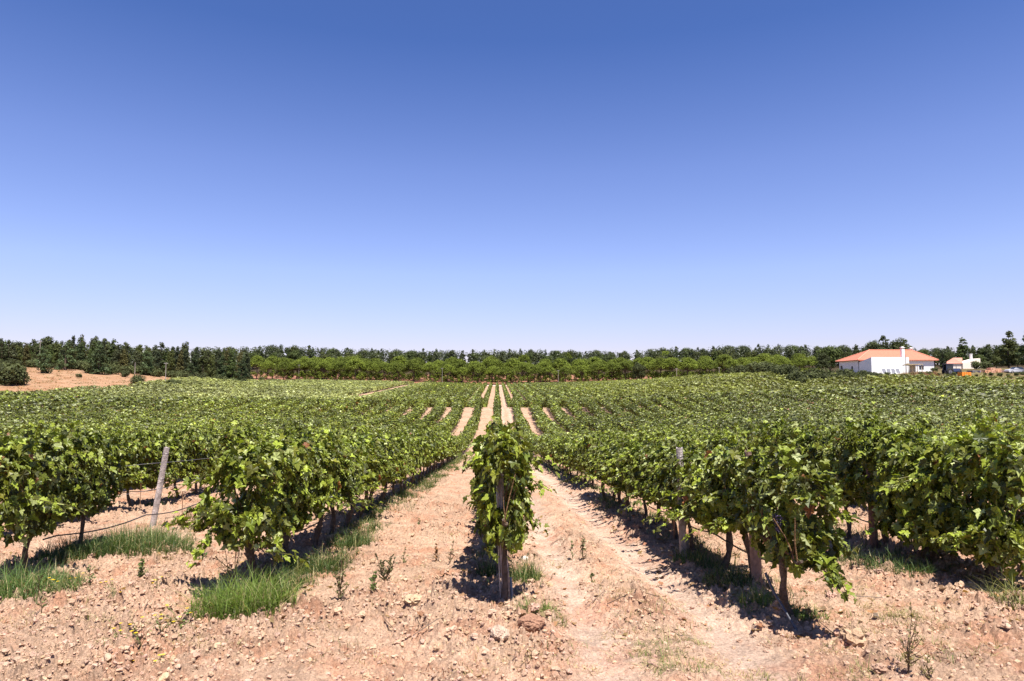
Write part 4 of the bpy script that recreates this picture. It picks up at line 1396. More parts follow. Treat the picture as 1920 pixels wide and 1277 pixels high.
for q in range(420):
    px = -120 + 2160 * rng.random(); Y = 440 + 110 * rng.random()
    x = Xat(px, Y); gz = float(H(x, Y))
    top = (722 - np.interp(px, sx_, sy_) + 2 - 4 * rng.random()) / F_PX * Y + CAM_Z
    hh = max(3, top - gz)
    for j in range(3):
        lob.append((x + 3 * rng.normal(), Y + 3 * rng.normal(), gz + hh * (0.25 + 0.3 * j), 3.2, 3.2, hh * 0.2 + 0.6))
clumps(fm, lob, 76000, 0.95, (0.050, 0.060, 0.021), up=0.4, shell=0.6)
tag(fm.build('distant_woodland', M_farleaf), 'dense dark mass of the wood filling the ridge between its trees', 'woodland', kind='stuff')

# the wood at the left: tall dark trees behind the dry slope
GL = 'tall dark trees of the wood at the left'
skl = [(-40, 634), (0, 633), (30, 640), (60, 637), (100, 641), (150, 632), (160, 630), (200, 634), (250, 645), (270, 648), (300, 641), (315, 650), (340, 645), (380, 647), (400, 653), (430, 650), (455, 658)]
lx_, ly_ = np.array(skl).T
for row, Y0 in enumerate((212, 224, 238)):
    px = -45 + 8 * rng.random()
    while px < 470:
        Y = Y0 + 8 * rng.random()
        x = Xat(px, Y); gz = float(H(x, Y))
        top = (722 - np.interp(px, lx_, ly_)) / F_PX * Y + CAM_Z - (2 - row) * 0.9 + 2.0 * (rng.random() - 0.6)
        hh = max(4, top - gz)
        u = rng.random()
        ms, h0, kd = (GUM[rng.integers(5)], 14.0, 'tall narrow dark tree in the wood at the left') if u < 0.52 else (WPN[rng.integers(5)], 11.0, 'dark pine in the wood at the left') if u < 0.95 else \
            (OAK[rng.integers(3)], 7.5, 'rounded dark tree in the wood at the left')
        s = hh / h0
        plant('forest_tree', ms, x, Y, (max(0.75, s), max(0.75, s), s), kd, 'tree', GL)
        px += 15 + 11 * rng.random()
# low brush closing the foot of that wood
for q in range(34):
    px = -30 + 500 * (q + rng.random()) / 34; Y = 203 + 9 * rng.random()
    s = 1.0 + 0.9 * rng.random()
    plant('undergrowth_bush', BSH[rng.integers(4)], Xat(px, Y), Y, s, 'low dark bush at the foot of the left wood', 'bush', 'bushes along the foot of the left wood', parts=('stems', 'crown'))
for px, py, Y, kind, s, lab in ((82, 700, 158, 'y', 1.15, 'young dark green conifer on the dry slope, leftmost of the slope'), (122, 694, 172, 'y', 1.25, 'broad young pine at the upper edge of the dry slope'),
                                (185, 702, 165, 'y', 1.45, 'large bushy young pine spreading on the dry slope'), (168, 700, 168, 'b', 1.4, 'bright green bush left of the large young pine'),
                                (274, 704, 165, 'y', 1.10, 'upright young pine at the right of the dry slope'), (234, 707, 160, 'b', 1.0, 'small round dark bush low on the dry slope'),
                                (148, 708, 150, 'b', 0.55, 'tiny lone shrub in the middle of the dry slope'), (325, 706, 172, 'b', 1.3, 'dark bush right of the pale pole'),
                                (255, 700, 172, 'b', 1.5, 'green bush between the round bush and the upright young pine'), (290, 706, 170, 'b', 0.8, 'yellowish bush left of the pale pole'),
                                (212, 702, 170, 'b', 1.2, 'bush touching the right side of the large young pine')):
    x = Xat(px, Y)
    # stand where that point of the slope is seen
    G = ground_at(px, py)
    if G[1] < 90 or G[1] > 260: G = np.array([x, Y, 0])
    ms = YNG[px % 2] if kind == 'y' else BSH[px % 4]
    plant('young_pine' if kind == 'y' else 'slope_bush', ms, G[0], G[1], s * G[1] / 160.0, lab, 'tree' if kind == 'y' else 'bush')
for px, py, s, lab in ((8, 722, 2.6, 'big dark brambly bush at the left edge of the dry slope'), (36, 722, 1.9, 'dark bush right of the big brambly one'), (-14, 716, 2.6, 'bush cut by the left picture edge'),
                       (22, 708, 1.9, 'olive bush behind the big brambly one')):
    G = ground_at(px, py)
    if G[1] < 90 or G[1] > 260: G = np.array([Xat(px, 140), 140, 0])
    plant('bramble_bush', BSH[int(px) % 4], G[0], G[1], s * G[1] / 140, lab, 'bush', parts=('stems', 'crown'))
for q, (px, Y, s) in enumerate(((470, 306, 1.4), (490, 306, 1.2), (452, 305, 1.3), (512, 308, 1.0))):
    plant('low_bush', BSH[q], Xat(px, Y), Y, s, ['second', 'third', 'leftmost', 'rightmost'][q] + ' of four low green bushes left of the pine grove', 'bush', parts=('stems', 'crown'))

# ---- bushes along the top of the right-hand field
GB = 'bushes edging the right-hand field'
for Yr, x0 in ((142.5, 1378), (147.5, 1384)):
    px = x0
    while px < 1930:
        Y = Yr + 3 * rng.random() + max(0, 1500 - px) * 0.62
        x = Xat(px, Y)
        s = (1.15 + 0.65 * rng.random()) * Y / 145
        hl = 'left of the house' if px < 1575 else 'in front of the house' if px < 1760 else 'below the tractor and stacked timber'
        s *= float(np.interp(px, (1550, 1600, 1640, 1745, 1775), (1.0, 0.55, 0.34, 0.34, 0.27)))
        plant('field_edge_bush', BSH[rng.integers(4)], x, Y, (s * 1.25, s, s), f'dark green bush edging the right-hand field {hl}', 'bush', GB, parts=('stems', 'crown'))
        px += 11 + 8 * rng.random()
for px, Y, s, lab in ((1596, 153, 0.85, 'bush standing against the left wall of the white house'), (1611, 150, 0.6, 'small bush at the corner between house and annex'), (1628, 149, 0.65, 'leafless dark shrub before the annex side wall'),
                      (1753, 156, 0.75, 'green shrub at the right front corner of the house'), (1833, 168, 1.25, 'green bush against the small white outbuilding'), (1848, 172, 1.1, 'light green bush right of the small outbuilding')):
    plant('garden_bush', BSH[int(px) % 4], Xat(px, Y), Y, s, lab, 'bush', parts=('stems', 'crown'))
# big trees round the house
for px, Y, top, ms, h0, wS, lab in ((1657, 215, 629, WPN[0], 11, 1.3, 'tall dark pine rising behind the roof of the white house'), (1690, 222, 634, OAK[1], 7.6, 1.0, 'round-headed dark tree behind the house chimneys'),
                                    (1640, 222, 640, OAK[0], 7.6, 0.9, 'dark tree left of the tall pine behind the house'), (1808, 205, 632, WPN[3], 11, 1.15, 'dark pine standing behind the small outbuilding'),
                                    (1893, 185, 620, WPN[1], 11, 1.2, 'tall loose pine near the right picture edge'), (1928, 180, 616, WPN[2], 11, 1.1, 'pine cut by the right picture edge'),
                                    (1557, 205, 648, OAK[2], 7.6, 1.05, 'broad dark tree just left of the house roof'), (1545, 195, 662, OAK[0], 7.6, 0.9, 'dark leafy tree beside the left end of the house'),
                                    (1608, 225, 645, WPN[4], 11, 0.9, 'dark pine behind the left slope of the house roof'), (1855, 215, 645, WPN[0], 11, 0.85, 'narrow pine between outbuilding and the tall loose pine'),
                                    (1870, 200, 668, OAK[1], 7.6, 0.9, 'grey green tree behind the stacked timber'), (1840, 215, 664, OAK[2], 7.6, 0.95, 'dark tree behind the right side of the outbuilding'),
                                    (1770, 225, 656, WPN[2], 11, 0.8, 'dark pine between the house and the outbuilding'), (1910, 205, 662, OAK[0], 7.6, 1.0, 'olive tree right of the tall loose pine'),
                                    (1738, 230, 655, WPN[1], 11, 0.8, 'dark pine behind the right end of the house roof'), (1785, 222, 664, OAK[1], 7.6, 0.9, 'low dark tree behind the tractor'), (1720, 235, 657, WPN[3], 11, 0.8, 'dark pine right of the second chimney'),
                                    (1822, 228, 655, WPN[4], 11, 0.8, 'pine behind the chimney of the outbuilding')):
    x = Xat(px, Y); gz = float(H(x, Y))
    hh = (722 - top) / F_PX * Y + CAM_Z - gz
    s = hh / h0
    plant('large_tree', ms, x, Y, (s * wS, s * wS, s), lab, 'tree')

# ------------------------------------------------------------------ poles
for px, py0, py1, Y, lab in ((310, 680, 706, 178, 'pale concrete pole at the right of the dry slope'), (560, 684, 706, 332, 'thin pole among the left stone pines'),
                             (829, 690, 719, 316, 'pale pole before the grove, left of the vineyard centre'), (1047, 694, 717, 316, 'pale pole before the grove, right of the vineyard centre'),
                             (1269, 690, 712, 270, 'pale pole right of the dark dense tree'), (1349, 688, 710, 250, 'pale pole left of the bushes, furthest right'),
                             (72, 640, 684, 203, 'tall thin pale pole against the left wood'), (252, 680, 694, 205, 'short pale pole against the left wood'), (1700, 664, 700, 152, 'slim grey pole in front of the white annex')):
    x = Xat(px, Y); z = float(H(x, Y)); h = (722 - py0) / F_PX * Y + CAM_Z - z
    t = empty('utility_pole', (x, Y, z)); tag(t, lab, 'pole')
    m = MB(); m.tube([(0, 0, -0.3), (0, 0, h * 0.5), (0, 0, h)], [0.09, 0.08, 0.06], 8, (0.34, 0.29, 0.25)); m.build('pole_shaft', M_concrete, t)
    m = MB(); m.box(-0.5, 0.5, -0.05, 0.05, h - 0.35, h - 0.25, (0.3, 0.27, 0.24)); 
    for s_ in (-0.4, 0.0, 0.4): m.cyl((s_, 0, h - 0.18), (0, 0, 1), 0.04, 0.14, 6, (0.5, 0.5, 0.48))
    if px not in (1700, 252): m.build('cross_arm', M_concrete, t)

# ------------------------------------------------------------------ the white house
WHITE = (0.80, 0.78, 0.75); CREAM = (0.78, 0.68, 0.56); TILE = (0.50, 0.155, 0.09)
YF = 160.0
XL, XR, D = 0.536 * YF, Xat(1755, YF), 9.6
zb = float(at(1700, 702, YF)[2]) - 1.0
ze = float(at(1760, 675, YF)[2])
zr = float(at(1700, 656.5, YF + D / 2)[2])
house = empty('house', (XL, YF, zb)); tag(house, 'long white single-storey house with a red hipped tile roof and annex', 'house')


def wall_with_openings(m, p0, p1, z0, z1, openings, c, t=0.25):
    """a wall from p0 to p1 (local xy), real thickness, holes (u0,u1,w0,w1)"""
    p0 = np.array(p0, float); p1 = np.array(p1, float); L_ = np.linalg.norm(p1 - p0); d = (p1 - p0) / L_; nrm = np.array([-d[1], d[0]])
    xs = sorted({0, L_, *[o[0] for o in openings], *[o[1] for o in openings]}); zs = sorted({z0, z1, *[o[2] for o in openings], *[o[3] for o in openings]})
    for a, b in zip(xs[:-1], xs[1:]):
        run = None
        for e, f in zip(zs[:-1], zs[1:]):
            um, zm = (a + b) / 2, (e + f) / 2
            if any(o[0] < um < o[1] and o[2] < zm < o[3] for o in openings): continue
            q = [p0 + d * a, p0 + d * b, p0 + d * b + nrm * t, p0 + d * a + nrm * t]
            V = [(x, y, e) for x, y in q] + [(x, y, f) for x, y in q]
            m.add(V, np.array([[0, 3, 2, 1], [4, 5, 6, 7], [0, 1, 5, 4], [1, 2, 6, 5], [2, 3, 7, 6], [3, 0, 4, 7]]), c)


Lx = XR - XL; hz = ze - zb
m = MB()
frontop = [(9.6, 10.5, 1.0, 3.2), (11.6, 12.8, 2.0, 3.1), (14.4, 15.6, 2.0, 3.1)]
wall_with_openings(m, (0, 0), (Lx, 0), 0, hz, frontop, WHITE)
wall_with_openings(m, (Lx, 0), (Lx, D), 0, hz, [], WHITE)
wall_with_openings(m, (Lx, D), (0, D), 0, hz, [], WHITE)
sideop = [(0.7, 1.9, 1.0, 3.35), (6.0, 6.8, 2.1, 3.0)]
wall_with_openings(m, (0, D), (0, 0), 0, hz, sideop, (0.78, 0.74, 0.70))
m.build('wall', M_paint, house)
m = MB()  # arched head of the porch opening
b = np.linspace(0, math.pi, 10)
for s_ in range(9):
    y0, y1 = D - 1.3 - 0.6 * math.cos(b[s_]), D - 1.3 - 0.6 * math.cos(b[s_ + 1])
    z0_, z1_ = 2.75 + 0.6 * math.sin(b[s_]), 2.75 + 0.6 * math.sin(b[s_ + 1])
    m.add([(-0.003, y0, z0_), (-0.003, y1, z1_), (-0.003, y1, 3.352), (-0.003, y0, 3.352), (0.2, y0, z0_), (0.2, y1, z1_), (0.2, y1, 3.352), (0.2, y0, 3.352)],
          np.array([[0, 1, 2, 3], [0, 4, 5, 1], [3, 2, 6, 7]]), WHITE)
m.build('arch', M_paint, house)
for (u0, u1, w0, w1) in frontop[1:]:
    m = MB(); m.box(u0 + 0.003, u1 - 0.003, 0.12, 0.16, w0 + 0.003, w1 - 0.003, (0.03, 0.03, 0.04)); fo = m.build('window', M_glass, house)
    m = MB()
    for a, b_, c_, e_ in ((u0 + 0.004, u0 + 0.07, w0 + 0.004, w1 - 0.004), (u1 - 0.07, u1 - 0.004, w0 + 0.004, w1 - 0.004), ((u0 + u1) / 2 - 0.03, (u0 + u1) / 2 + 0.03, w0 + 0.004, w1 - 0.004),
                          (u0 + 0.07, u1 - 0.07, w0 + 0.004, w0 + 0.07), (u0 + 0.07, u1 - 0.07, w1 - 0.07, w1 - 0.004)):
        m.box(a, b_, 0.06, 0.10, c_, e_, WHITE)
    m.build('window_frame', M_paint, fo)
m = MB(); m.box(9.603, 10.497, 0.1, 0.15, 1.0, 3.19, (0.35, 0.22, 0.12)); m.build('door', M_wood, house)
m = MB(); m.box(0.1, 0.15, D - 6.797, D - 6.003, 2.103, 2.997, (0.05, 0.05, 0.06)); m.build('window', M_glass, house)
# hipped roof with real thickness and a fascia
ov = 0.55
zrl = zr - zb
r0, r1 = D / 2 - 0.3, Lx - D / 2 + 0.3
r0 = float(at(1630, 657, YF + D / 2)[0]) - XL; r1 = float(at(1709, 657, YF + D / 2)[0]) - XL
m = MB()
E = [(-ov, -ov, hz), (Lx + ov, -ov, hz), (Lx + ov, D + ov, hz), (-ov, D + ov, hz)]
T_ = [(r0, D / 2, zrl), (r1, D / 2, zrl)]
Vt = E + T_ + [(x, y, z - 0.14) for x, y, z in E]
m.add(Vt, [(0, 1, 5, 4), (1, 2, 5), (2, 3, 4, 5), (3, 0, 4), (0, 6, 7, 1), (1, 7, 8, 2), (2, 8, 9, 3), (3, 9, 6, 0), (6, 9, 8, 7)], TILE)
for a, b_ in ((E[0], T_[0]), (E[3], T_[0]), (E[1], T_[1]), (E[2], T_[1]), (T_[0], T_[1])):
    m.tube([np.array(a) + [0, 0, 0.04], np.array(b_) + [0, 0, 0.04]], 0.11, 6, (0.66, 0.27, 0.17))
roof = m.build('roof', M_roof, house)


def chimney(x, y, z0, z1, w, parent):
    m = MB(); m.box(x - w / 2, x + w / 2, y - w / 2, y + w / 2, z0, z1, WHITE)
    for sx in (-1, 1):
        for sy in (-1, 1): m.box(x + sx * w * 0.38 - 0.06, x + sx * w * 0.38 + 0.06, y + sy * w * 0.38 - 0.06, y + sy * w * 0.38 + 0.06, z1, z1 + 0.28, WHITE)
    m.box(x - w * 0.66, x + w * 0.66, y - w * 0.66, y + w * 0.66, z1 + 0.28, z1 + 0.40, WHITE)
    m.box(x - w * 0.42, x + w * 0.42, y - w * 0.42, y + w * 0.42, z1 + 0.40, z1 + 0.55, WHITE, taper=0.12)
    m.build('chimney', M_paint, parent)


# annex in front, its lean-to roof rising towards the viewer
ya = -5.4
xa0, xa1 = 0.0, float(at(1704, 669, YF + ya)[0]) - XL
za_f = float(at(1660, 669.6, YF + ya)[2]) - zb; za_b = float(at(1617, 679, YF)[2]) - zb
m = MB()
t_ = 0.25
V = [(xa0, ya, 0), (xa1, ya, 0), (xa1, -0.005, 0), (xa0, -0.005, 0), (xa0, ya, za_f), (xa1, ya, za_f), (xa1, -0.005, za_b), (xa0, -0.005, za_b)]
m.add(V, [(0, 1, 5, 4), (1, 2, 6, 5), (3, 0, 4, 7), (2, 3, 7, 6)], WHITE)
m.box(xa1 + 0.003, xa1 + 0.9, -1.6, -0.01, 0, za_f - 0.15, WHITE)
m.build('annex', M_paint, house)
m = MB(); Vr = [(xa0 + 0.1, ya + 0.15, za_f - 0.06), (xa1 - 0.1, ya + 0.15, za_f - 0.06), (xa1 - 0.1, -0.02, za_b + 0.03), (xa0 - 0.12, -0.02, za_b + 0.03)]
m.add(Vr + [(x, y, z - 0.04) for x, y, z in Vr], [(0, 1, 2, 3), (4, 7, 6, 5), (0, 4, 5, 1), (3, 2, 6, 7), (3, 7, 4, 0), (1, 5, 6, 2)], TILE)
m.build('annex_roof', M_roof, house)
cx = float(at(1692, 660, YF - 1.2)[0]) - XL
chimney(cx, -1.2, za_f - 1.2, float(at(1692, 654.5, YF - 1.2)[2]) - zb, 0.68, house)
cx = float(at(1704.5, 656, YF + 8)[0]) - XL
chimney(cx, 7.2, zrl - 1.6, float(at(1704, 656, YF + 8)[2]) - zb, 0.66, house)

# solar panels standing in front of the annex
for i in range(4):
    Y = 151.5
    x = Xat(1655.5 + i * 8.6, Y); z = float(at(1660, 700.5, Y)[2])
    t = empty('solar_panel', (x, Y, z)); t.rotation_euler = (0, 0, -0.30)
    tag(t, f"tilted solar panel before the white annex, {['leftmost', 'second from left', 'third from left', 'rightmost'][i]} of four", 'solar panel', 'solar panels before the annex')
    M_ = np.array([[1, 0.0, 0], [0, math.cos(0.75), -math.sin(0.75)], [0, math.sin(0.75), math.cos(0.75)]])
    m = MB(); m.box(0.04, 0.88, 0.04, 1.56, 0.03, 0.05, (0.05, 0.05, 0.12), M=M_); m.build('panel_glass', M_solar, t)
    m = MB()
    for a in ((0, 0.92, 0, 0.04), (0, 0.92, 1.56, 1.6), (0, 0.04, 0.04, 1.56), (0.88, 0.92, 0.04, 1.56)):
        m.box(a[0], a[1], a[2], a[3], 0.0, 0.07, (0.75, 0.75, 0.76), M=M_)
    m.build('panel_frame', M_metal, t)
    m = MB()
    for xx in (0.1, 0.8): m.tube([(xx, 1.15, -0.4), (xx, 1.1, 1.04)], 0.03, 5, (0.4, 0.4, 0.4)); m.tube([(xx, 0.02, -0.3), (xx, 0.02, 0.02)], 0.03, 5, (0.4, 0.4, 0.4))
    m.build('panel_stand', M_metal, t)

# pergola with a reed cover and rush parasol right of the annex
Y = 154.0
x0 = Xat(1712, Y); x1 = Xat(1730, Y); z0 = float(H(x0, Y)); zt = float(at(1715, 683.5, Y)[2]) - z0
t = empty('pergola', (x0, Y, z0)); tag(t, 'small wooden pergola with reed roof beside the annex', 'pergola')
for a, b_ in ((0, 0), (x1 - x0, 0), (0, 2.6), (x1 - x0, 2.6), ((x1 - x0) / 2, 0)):
    m = MB(); m.tube([(a, b_, -0.2), (a, b_, zt)], 0.07, 6, (0.26, 0.17, 0.10)); m.build('post', M_wood, t)
m = MB(); m.box(-0.2, x1 - x0 + 0.2, -0.2, 2.8, zt + 0.002, zt + 0.12, (0.62, 0.47, 0.28)); m.build('reed_roof', M_wood, t)
m = MB(); m.box(0.1, x1 - x0 - 0.1, 2.2, 2.3, 0.0, zt - 0.1, (0.66, 0.55, 0.36)); m.build('reed_screen', M_wood, t)
x = Xat(1704, 152); z0 = float(H(x, 152)); t = empty('parasol', (x, 152.0, z0)); tag(t, 'dark rush parasol on a thin pole by the annex corner', 'parasol')
hz_ = float(at(1704, 684, 152)[2]) - z0
m = MB(); m.tube([(0, 0, -0.1), (0, 0, hz_)], 0.04, 6, (0.2, 0.15, 0.1)); m.build('pole', M_wood, t)
m = MB(); a = np.linspace(0, 2 * np.pi, 14, endpoint=False)
V = np.r_[[(0, 0, hz_ + 0.35)], np.c_[np.cos(a) * 1.1, np.sin(a) * 1.1, hz_ - 0.1 + 0.05 * np.sin(a * 5)]]
m.add(V, np.array([(0, 1 + i, 1 + (i + 1) % 14) for i in range(14)]), (0.16, 0.12, 0.07)); m.add(V - [0, 0, 0.05], np.array([(0, 1 + (i + 1) % 14, 1 + i) for i in range(14)]), (0.12, 0.09, 0.06))
m.build('canopy', M_wood, t)
# reddish scrub and dry grass before the house front
sm = MB()
for q in range(300):
    px = 1688 + 70 * rng.random(); Y = 145 + 7 * rng.random(); x = Xat(px, Y)
    tuft(sm, x, Y, 0.5, 0.5, 16, 0.5 + 0.7 * rng.random(), (0.30, 0.14, 0.09) if rng.random() < 0.7 else (0.25, 0.2, 0.08), w=0.09, lean=0.5)
for q in range(420):
    px = 1560 + 380 * rng.random(); Y = 141 + 16 * rng.random() ** 1.5; x = Xat(px, Y)
    tuft(sm, x, Y, 0.7, 0.6, 14, 0.35 + 0.5 * rng.random(), (0.40, 0.34, 0.16) if rng.random() < 0.6 else (0.16, 0.18, 0.06), w=0.08, lean=0.7)
tag(sm.build('dry_scrub', M_grass), 'reddish scrub and dry grass round the white house', 'scrub', kind='stuff')
# slope: low dry growth
sm = MB()
for q in range(900):
    px = -40 + 420 * rng.random(); Y = 118 + 90 * rng.random(); x = Xat(px, Y)
    if x > -91: continue
    tuft(sm, x, Y, 1.0, 0.8, 12, 0.25 + 0.35 * rng.random() ** 2, (0.32, 0.17, 0.075) if rng.random() < 0.7 else (0.13, 0.125, 0.04), w=0.12, lean=0.8)
tag(sm.build('dry_grass', M_grass), 'dry orange grass and low scrub covering the slope at the left', 'grass', kind='stuff')

# ------------------------------------------------------------------ outbuilding
Y = 182.0
p0 = at(1806, 700, Y); pr = at(1838, 672, Y); zb2 = float(H(p0[0], Y)) - 0.4
t = empty('outbuilding', (p0[0], Y, zb2)); tag(t, 'small cream outbuilding with a sloping tiled roof and slim chimney', 'building')
wR = pr[0] - p0[0]; hR = pr[2] - zb2; hL = float(at(1806, 680.5, Y)[2]) - zb2; wL = p0[0] - Xat(1779, Y)
dp = 4.0
m = MB()
m.add([(0, 0, 0), (wR, 0, 0), (wR, dp, 0), (0, dp, 0), (0, 0, hL), (wR, 0, hR), (wR, dp, hR), (0, dp, hL)], [(0, 1, 5, 4), (1, 2, 6, 5), (2, 3, 7, 6), (3, 0, 4, 7), (4, 5, 6, 7)], CREAM)
m.add([(-wL, 0.4, 0), (-0.003, 0.4, 0), (-0.003, dp, 0), (-wL + 2.6, dp, 0), (-wL, 0.4, hL - 0.2), (-0.003, 0.4, hL - 0.2), (-0.003, dp, hL + 0.9), (-wL + 2.6, dp, hL + 0.2)],
      [(0, 1, 5, 4), (1, 2, 6, 5), (2, 3, 7, 6), (3, 0, 4, 7)], (0.70, 0.62, 0.53))
m.build('wall', M_paint, t)
m = MB()
zt1 = float(at(1810, 672.5, Y + dp)[2]) - zb2
V = [(-wL - 0.3, 0.1, hL - 0.12), (-0.02, 0.1, hL - 0.05), (wR * 0.55, dp, zt1 + 0.25), (0.2, dp, zt1 + 0.25), (-wL + 2.4, dp, hL + 0.5)]
m.add(V + [(x, y, z - 0.12) for x, y, z in V], [(0, 1, 2, 3, 4), (0, 5, 6, 1), (1, 6, 7, 2), (2, 7, 8, 3), (3, 8, 9, 4), (4, 9, 5, 0), (5, 9, 8, 7, 6)], (0.50, 0.22, 0.15))
m.build('roof', M_roof, t)
cx = Xat(1823, Y + 1) - p0[0]
m = MB(); m.box(cx - 0.25, cx + 0.25, 0.8, 1.3, hL, float(at(1823, 664.5, Y)[2]) - zb2, WHITE); m.box(cx - 0.32, cx + 0.32, 0.73, 1.37, float(at(1823, 664.5, Y)[2]) - zb2 + 0.002, float(at(1823, 664, Y)[2]) - zb2 + 0.12, WHITE)
m.build('chimney', M_paint, t)

# ------------------------------------------------------------------ tractor
Y = 150.0
G = at(1776, 699, Y); zg = float(H(G[0] + 1.5, Y))
t = empty('tractor', (G[0], Y, zg)); tag(t, 'dark blue tractor with cab parked between house and outbuilding', 'tractor')
navy = (0.035, 0.045, 0.09)
m = MB(); m.box(1.55, 3.55, 0.55, 1.25, 0.75, 1.45, navy, taper=0.10); m.box(0.2, 1.55, 0.6, 1.2, 0.55, 1.0, navy); m.box(3.4, 3.65, 0.5, 1.3, 0.6, 1.2, (0.05, 0.05, 0.05)); m.build('hood', M_gloss, t)
m = MB()
for a, b_ in ((0.05, 0.3), (1.5, 0.3), (0.05, 1.5), (1.5, 1.5)): m.tube([(a, b_, 0.95), (a + 0.06, b_, 1.75), (a + 0.1, b_, 2.4)], 0.05, 5, navy)
m.box(-0.1, 1.75, 0.2, 1.6, 2.4, 2.52, navy); m.build('cab_frame', M_gloss, t)
m = MB(); m.box(0.14, 1.52, 0.33, 0.36, 1.0, 2.38, (0.1, 0.12, 0.14)); m.box(0.14, 1.52, 1.44, 1.47, 1.0, 2.38, (0.1, 0.12, 0.14)); m.build('cab_glass', M_glass, t)
m = MB(); m.box(0.5, 1.0, 0.7, 1.1, 1.0, 1.6, (0.04, 0.04, 0.04)); m.build('seat', M_rubber, t)
m = MB(); m.tube([(2.5, 0.62, 1.4), (2.5, 0.62, 2.2)], 0.05, 6, (0.1, 0.1, 0.1)); m.build('exhaust_pipe', M_metal, t)


def wheel(parent, x, y, z, r, w):
    m = MB(); nT = 24; a = np.linspace(0, 2 * np.pi, nT, endpoint=False)
    prof_ = [(r * 0.58, -w / 2), (r * 0.9, -w / 2), (r, -w * 0.3), (r, w * 0.3), (r * 0.9, w / 2), (r * 0.58, w / 2)]
    V = np.array([(x + rr * math.cos(b_), y + yy, z + rr * math.sin(b_)) for b_ in a for rr, yy in prof_])
    F_ = [(i * 6 + k, i * 6 + (k + 1) % 6, ((i + 1) % nT) * 6 + (k + 1) % 6, ((i + 1) % nT) * 6 + k) for i in range(nT) for k in range(6)]
    m.add(V, np.array(F_), (0.035, 0.033, 0.032)); wo = m.build('wheel', M_rubber, parent)
    m = MB(); m.cyl((x, y, z), (0, 1, 0), r * 0.575, w * 0.5, 16, (0.30, 0.28, 0.28)); m.cyl((x, y, z), (0, 1, 0), r * 0.2, w * 0.8, 10, (0.2, 0.2, 0.2)); m.build('rim', M_metal, wo)


wheel(t, 0.75, 0.05, 0.75, 0.78, 0.42); wheel(t, 0.75, 1.75, 0.75, 0.78, 0.42); wheel(t, 3.0, 0.25, 0.48, 0.5, 0.3); wheel(t, 3.0, 1.55, 0.48, 0.5, 0.3)
# orange trailer
G = at(1804, 701, 146.0); zg = float(H(G[0] + 1, 146))
t = empty('farm_trailer', (G[0], 146.0, zg)); tag(t, 'bright orange open farm trailer just right of the tractor', 'trailer')
OR = (0.80, 0.25, 0.02)
m = MB()
for a in ((0, 2.0, 0, 0.06, 0.45, 1.3), (0, 2.0, 1.44, 1.5, 0.45, 1.3), (0, 0.06, 0.063, 1.437, 0.45, 1.3), (1.94, 2.0, 0.063, 1.437, 0.45, 1.3), (0.063, 1.937, 0.063, 1.437, 0.45, 0.52)):
    m.box(*a, OR)
for xx in (0.5, 1.0, 1.5): m.box(xx - 0.03, xx + 0.03, -0.04, -0.002, 0.47, 1.28, (0.6, 0.15, 0.02))
m.build('tub', M_gloss, t)
wheel(t, 1.0, -0.12, 0.3, 0.32, 0.2); wheel(t, 1.0, 1.65, 0.3, 0.32, 0.2)
m = MB(); m.tube([(-0.9, 0.75, 0.4), (0.1, 0.75, 0.42)], 0.05, 6, (0.1, 0.1, 0.1)); m.build('drawbar', M_metal, t)

# parked car at the right edge
Y = 152.0
G = at(1892, 697, Y); zg = float(H(G[0] + 2, Y))
t = empty('parked_car', (G[0], Y, zg)); tag(t, 'dark parked car with a bright bonnet at the right edge', 'car')
m = MB()
side = [(0.0, 0.35), (0.05, 0.72), (0.5, 0.86), (1.25, 0.92), (1.9, 1.40), (3.1, 1.42), (3.8, 1.0), (4.2, 0.92), (4.25, 0.4), (4.1, 0.3), (0.1, 0.28)]
V = [(x, 0.0 if z < 0.95 else 0.18, z) for x, z in side] + [(x, 1.7 if z < 0.95 else 1.52, z) for x, z in side]; n = len(side)
cc = np.array([(0.55, 0.55, 0.58) if x < 1.3 else (0.06, 0.065, 0.08) for x, z in side] * 2)
m.add(V, [tuple(range(n))[::-1], tuple(range(n, 2 * n))] + [(i, (i + 1) % n, n + (i + 1) % n, n + i) for i in range(n)], cc); m.build('body', M_gloss, t)
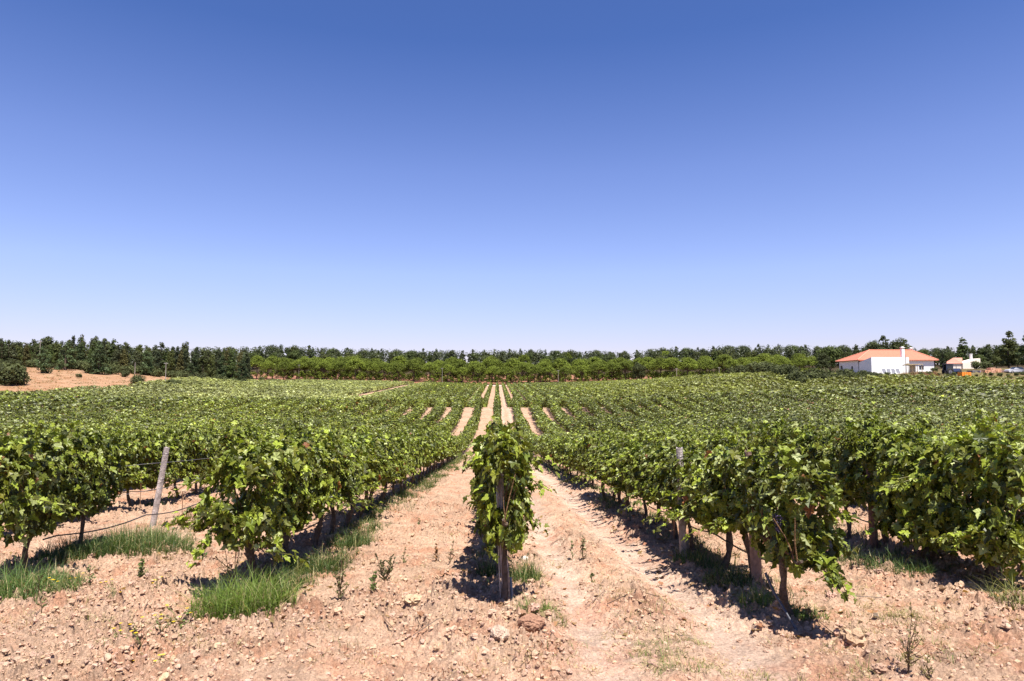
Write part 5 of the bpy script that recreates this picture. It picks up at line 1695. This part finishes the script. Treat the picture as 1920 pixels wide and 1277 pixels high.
m = MB(); m.add([(1.45, 0.10, 0.98), (3.6, 0.10, 1.0), (3.05, 0.155, 1.36), (1.95, 0.155, 1.34)], np.array([[0, 1, 2, 3]]), (0, 0, 0)); m.build('side_window', M_glass, t)
m = MB(); m.add([(1.30, 0.25, 0.97), (1.30, 1.45, 0.97), (1.86, 1.38, 1.37), (1.86, 0.32, 1.37)], np.array([[0, 3, 2, 1]]), (0, 0, 0)); m.build('windscreen', M_glass, t)
m = MB(); m.box(-0.02, 0.10, 0.15, 0.45, 0.58, 0.74, (0.8, 0.8, 0.8)); m.build('headlight', M_gloss, t)
m = MB(); m.box(-0.02, 0.10, 1.25, 1.55, 0.58, 0.74, (0.8, 0.8, 0.8)); m.build('headlight', M_gloss, t)
for a in (0.8, 3.35):
    for b_ in (0.08, 1.62): wheel(t, a, b_, 0.31, 0.32, 0.2)

# stacked timber and building material
GT = 'stacks of timber and bricks right of the outbuilding'
for i, (px, py, nx_, nz_, c, lab) in enumerate(((1852, 698, 5, 3, (0.66, 0.34, 0.20), 'left stack of orange-brown timber beside the outbuilding'), (1862, 698, 4, 5, (0.70, 0.40, 0.26), 'taller orange-brown timber stack, second from left'),
                                              (1872, 698, 5, 4, (0.68, 0.36, 0.22), 'third stack of orange-brown timber'), (1882, 699, 4, 2, (0.45, 0.28, 0.24), 'low dark reddish stack nearest the car'),
                                              (1843, 700, 5, 2, (0.62, 0.52, 0.50), 'pale grey stack of blocks next to the bush'), (1828, 701, 5, 2, (0.16, 0.15, 0.19), 'dark heap of sheets right of the orange trailer'))):
    Y = 153.0 + i * 0.3; G = at(px - 4, py, Y); zg = float(H(G[0], Y))
    m = MB()
    for zz in range(nz_):
        for xx in range(nx_):
            L_ = 1.6 + 0.5 * rng.random(); o_ = 0.12 * rng.random()
            m.box(xx * 0.26 + o_ * 0.3 + 0.01, xx * 0.26 + 0.24 + o_ * 0.3, o_, L_, zz * 0.24 + 0.05, zz * 0.24 + 0.27, np.array(c) * (0.75 + 0.5 * rng.random()), taper=0.01)
    o = m.build('timber_stack', M_wood); o.location = (G[0], Y, zg); o.rotation_euler = (0, 0, 0.1 * rng.normal()); tag(o, lab, 'timber stack', GT)
